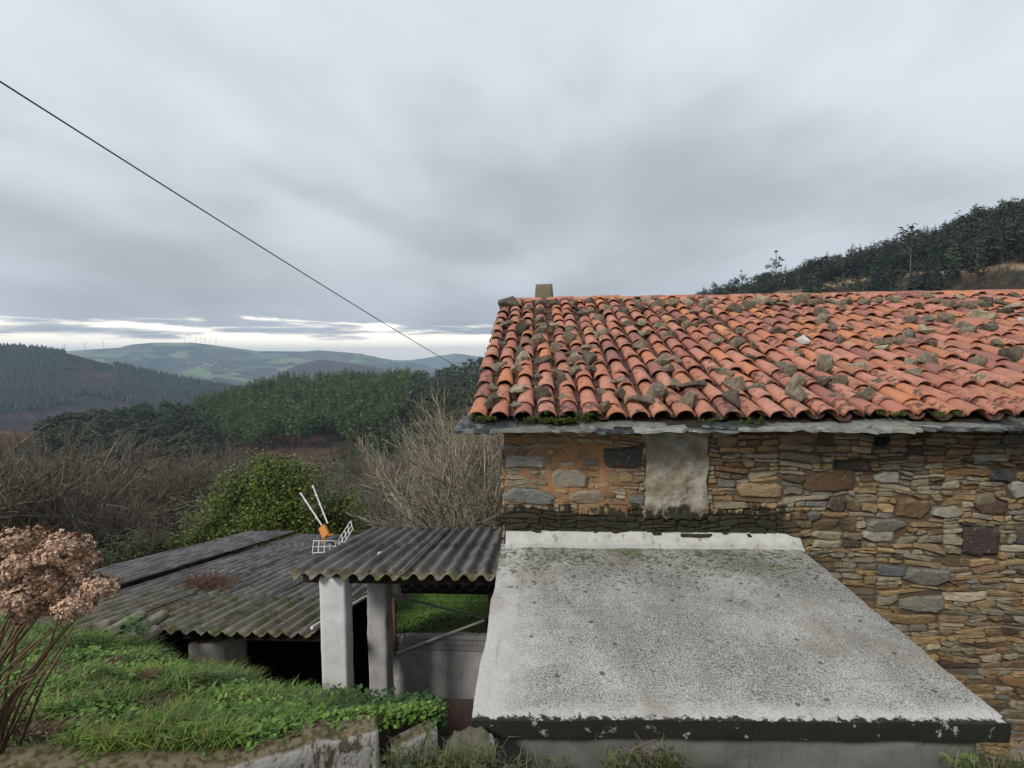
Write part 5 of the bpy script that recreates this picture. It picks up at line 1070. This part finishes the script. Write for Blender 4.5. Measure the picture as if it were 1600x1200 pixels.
# ------------------------------------------------------------------ dried hydrangea
hb = bank_pt(np.array([.36]), np.array([.05]))[0]; HBV = Vector(hb); hyd = empty('hydrangea', HBV); tag(hyd, 'dried hydrangea bush with brown flower heads at the left edge', 'shrub')
rng = np.random.default_rng(111)
HD = [(20, 852, 34, 2.15), (62, 872, 26, 2.25), (95, 862, 36, 2.10), (122, 880, 24, 2.15), (35, 885, 30, 2.05), (68, 905, 26, 2.10), (152, 920, 25, 2.15), (112, 950, 27, 2.05), (22, 940, 30, 1.98), (80, 925, 24, 2.2), (8, 905, 26, 2.2), (108, 905, 24, 2.3), (45, 960, 22, 2.15), (-25, 880, 34, 2.1), (-30, 940, 30, 2.0), (78, 850, 18, 2.3)]
t = NT('stem_brown', 0.85); n_ = t.noise(t.pos(), 14.0, 4.0); t.color(t.mix(n_, (0.10, 0.062, 0.035), (0.26, 0.175, 0.10))); M['stem'] = t.m
for (x, y, r_, Y) in HD:
    c = at_y(x, y, Y); rr = r_/F_PX*Y; n = 620; d = rng.normal(size=(n, 3)); d /= np.linalg.norm(d, axis=1, keepdims=True); d[:, 2] = np.where(d[:, 2] < -.5, -d[:, 2]*.6, d[:, 2]); P = np.array(c)+d*rr*(0.72+.33*rng.random((n, 1)))*(1+.35*fbm(d*2.0+x, 2, 7)[:, None])*[1.12, 1, .78]
    VV = []; k = 4
    u = np.cross(d, rng.normal(size=(n, 3))); u /= np.linalg.norm(u, axis=1, keepdims=True); w = np.cross(d, u); ps = (0.0065+.005*rng.random(n))[:, None]
    for q in range(k):
        a = q*math.pi/2; e = u*math.cos(a)+w*math.sin(a); e2 = u*math.cos(a+.8)+w*math.sin(a+.8); e3 = u*math.cos(a-.8)+w*math.sin(a-.8); cu = d*rng.normal(size=(n, 1))*.5
        VV.append(np.stack([P, P+e3*ps*.75+d*ps*.2, P+(e*1.15+cu)*ps, P+e2*ps*.75+d*ps*.2], 1))
    V = np.concatenate(VV).reshape(-1, 3); F = np.arange(len(V)).reshape(-1, 4); T = shade(V, (0.27, 0.14, 0.075), (0.70, 0.50, 0.36), rng, 4, .4); T *= (0.55+.45*np.clip((np.linalg.norm(V-np.array(c), axis=1)/rr), 0, 1.1))[:, None]**0
    part('flower_head', mesh('flower_head', V, F, M['tone'], False, T), HBV, hyd)
    g0 = at_y(rng.uniform(-90, 25), rng.uniform(1120, 1170), 2.2+rng.normal()*.06); mid = g0.lerp(c, .55)+Vector((rng.normal()*.03, rng.normal()*.03, .02)); part('stem', MB().tube([g0-Vector((0, 0, .1)), g0.lerp(mid, .5)+Vector((-.01, 0, 0)), mid, c-Vector((0, 0, rr*.3))], [.008, .007, .006, .004], 6).mesh('stem', M['stem'], True), HBV, hyd)
for _ in range(16):
    g0 = at_y(rng.uniform(-90, 40), rng.uniform(1110, 1165), 2.2+rng.normal()*.1); e = at_y(rng.uniform(-40, 125), rng.uniform(960, 1040), 2.1+rng.normal()*.15); part('stem', MB().tube([g0-Vector((0, 0, .1)), g0.lerp(e, .5)+Vector((rng.normal()*.03, 0, .02)), e], [.007, .006, .003], 5).mesh('stem', M['stem'], True), HBV, hyd)

# ------------------------------------------------------------------ near trees
def bare_tree(px, Y, topy, zbase, label, c0, c1, seed, name='bare_tree', **kw):
    rng = np.random.default_rng(seed); p = at_y(px, 700, Y); zt = at_y(px, topy, Y).z; h = zt-zbase; S = np.array(branch_tree((0, 0, 0), 1.0, rng=rng, **kw)); s = h/S[:, [2, 5]].max(); S[:, :6] *= s; S[:, 6:] *= h
    B = Vector((p.x, Y, zbase)); e = empty(name, B); tag(e, label, 'tree', None)
    big = S[:, 6] > 0.012*h*.5; grp = {}
    for nm, m_ in (('trunk', big), ('crown', ~big)):
        if not m_.any(): continue
        V, F = tubes(S[m_], 5 if nm == 'trunk' else 3); T = shade(V, c0, c1, rng, 10 if nm == 'trunk' else 6, .15); o = link(nm, mesh(nm, V, F, M['tone'], nm == 'trunk', T), e)
    return e
def gz(px, Y): p = at_y(px, 600, Y); return float(ground_xy(np.array([p.x]), np.array([Y]))[0])
pale0, pale1 = (0.20, 0.18, 0.125), (0.44, 0.40, 0.29); dk0, dk1 = (0.10, 0.085, 0.062), (0.22, 0.19, 0.15)
for px, Y, ty, sd_, lb in ((706, 14.0, 600, 301, 'pale many branched bare tree left of the house corner'), (758, 13.2, 575, 302, 'tall pale bare tree against the house corner'), (735, 16.5, 590, 305, 'pale bare tree half hidden between the two pale trees')):
    bare_tree(px, Y, ty, gz(px, Y), lb, pale0, pale1, sd_, spread=0.68, depth=4, r0=0.014, stems=4, kids=2, up=0.25, gnarl=0.16, seg=3, shrink=0.66)
for px, Y, ty, sd_, lb in ((20, 17, 655, 311, 'dark bare tree at the left edge above the hydrangea'), (90, 20, 690, 312, 'dark bare tree with spreading limbs behind the hydrangea'), (165, 16, 735, 313, 'low leaning bare tree behind the left end of the shed'), (230, 24, 715, 314, 'brownish bare tree left of the green laurel'), (285, 27, 690, 315, 'tan twiggy bare tree just left of the green laurel'), (-60, 15, 660, 316, 'dark bare tree cut by the left edge of the photo'), (140, 30, 680, 317, 'grey bare tree down the slope left'), (575, 24, 735, 318, 'small dark bare tree right of the green laurel'), (60, 36, 672, 319, 'farther grey bare tree near the left edge'), (345, 33, 700, 320, 'bare tree peeping over the green laurel')):
    bare_tree(px, Y, ty, gz(px, Y), lb, dk0, dk1, sd_, spread=0.85, depth=4, r0=0.020, stems=2, kids=3, up=0.16, gnarl=0.24, seg=3, shrink=0.70)
def leafy(name, lumps, label, cat, c0, c1, seed, size, per, base):
    rng = np.random.default_rng(seed); e = empty(name, base); tag(e, label, cat); C = []; B = np.array(base)
    for (x, y, z, r_) in lumps:
        n = int(per*r_*r_); d = rng.normal(size=(n, 3)); d /= np.linalg.norm(d, axis=1, keepdims=True); rad = r_*(0.55+.5*rng.random((n, 1))+0.35*(rng.random((n, 1)) < .12)*rng.random((n, 1)))*(1+0.65*fbm(d*2.4+seed+r_*9, 2, seed)[:, None]); C.append(np.array([x, y, z])+d*rad)
    C = np.concatenate(C)-B; V, F, T = leaves_on(C, size, 2, rng, size*.6, c0, c1); k = fbm((C+B)*1.3, 2, 5); T = T*(1+0.45*np.repeat(np.repeat(k, 2), 4)[:, None]); link('crown', mesh('crown', V, F, M['leaf'], False, T), e)
    S = [(0, 0, -.3, 0, 0, 1.2, .09, .07)]+[(0, 0, 1.0, *(np.array(l[:3])-B), .06, .02) for l in lumps]; V, F = tubes(S, 6); link('trunk', mesh('trunk', V, F, M['bark'], True, np.array([.07, .055, .04])), e); return e
def lump(px, py, r_px, Y): p = at_y(px, py, Y); return (p.x, p.y, p.z, r_px/F_PX*Y)
Y = 16.0; b = at_y(425, 800, Y); leafy('laurel_tree', [lump(*q, Y+dy) for q, dy in (((430, 775, 60), 0), ((380, 800, 58), .4), ((480, 790, 55), .3), ((345, 830, 50), -.6), ((425, 835, 70), -1.0), ((505, 825, 45), -.5), ((410, 745, 36), .6), ((460, 742, 30), .6), ((310, 850, 40), -.6), ((525, 800, 30), .2), ((365, 765, 32), .3), ((280, 862, 30), -.5), ((440, 722, 16), .5), ((405, 724, 14), .5), ((475, 865, 50), -1), ((535, 800, 34), .2), ((548, 835, 30), 0))], 'dense bright green laurel behind the shed roof', 'tree', (0.032, 0.062, 0.008), (0.14, 0.19, 0.022), 401, 0.085, 1500, (b.x, Y, gz(425, Y)))
for px, py, r_, Y, sd_, lb in ((205, 872, 34, 14.5, 402, 'dark green bush above the left shed roof edge'), (150, 888, 30, 13.0, 403, 'low green bush beside the dried flowers'), (250, 868, 28, 15.0, 404, 'small green bush touching the laurel')):
    leafy('bush', [lump(px+dx, py+dy, r_*k, Y) for dx, dy, k in ((0, 0, 1), (-24, 12, .8), (20, 10, .7), (4, -18, .6), (-10, 30, .9))], lb, 'bush', (0.022, 0.040, 0.014), (0.06, 0.085, 0.026), sd_, 0.075, 1100, (at_y(px, py, Y).x, Y, gz(px, Y)))

# ------------------------------------------------------------------ haze over the valley
zs = max(max(v.co.z for v in o.data.vertices)+o.location.z for o in bpy.data.objects if o.type == 'MESH' and o.name.startswith('hill') and o.name[:9] != 'hill_wood')
zt = zs+90; hz = MB().box((0, 0, (zt-245)/2), (23400, 23400, zt+245)).build('haze', None); hm = bpy.data.materials.new('haze'); hm.use_nodes = True; nt = hm.node_tree; nt.nodes.clear()
pv = nt.nodes.new('ShaderNodeVolumePrincipled'); ot = nt.nodes.new('ShaderNodeOutputMaterial'); nt.links.new(pv.outputs[0], ot.inputs['Volume']); pv.inputs['Color'].default_value = (0.60, 0.77, 1.0, 1); pv.inputs['Density'].default_value = 1.7e-4; pv.inputs['Anisotropy'].default_value = 0.1
hz.data.materials.append(hm); tag(hz, 'pale blue haze over the valley', 'haze', kind='stuff'); hz.display_type = 'WIRE'
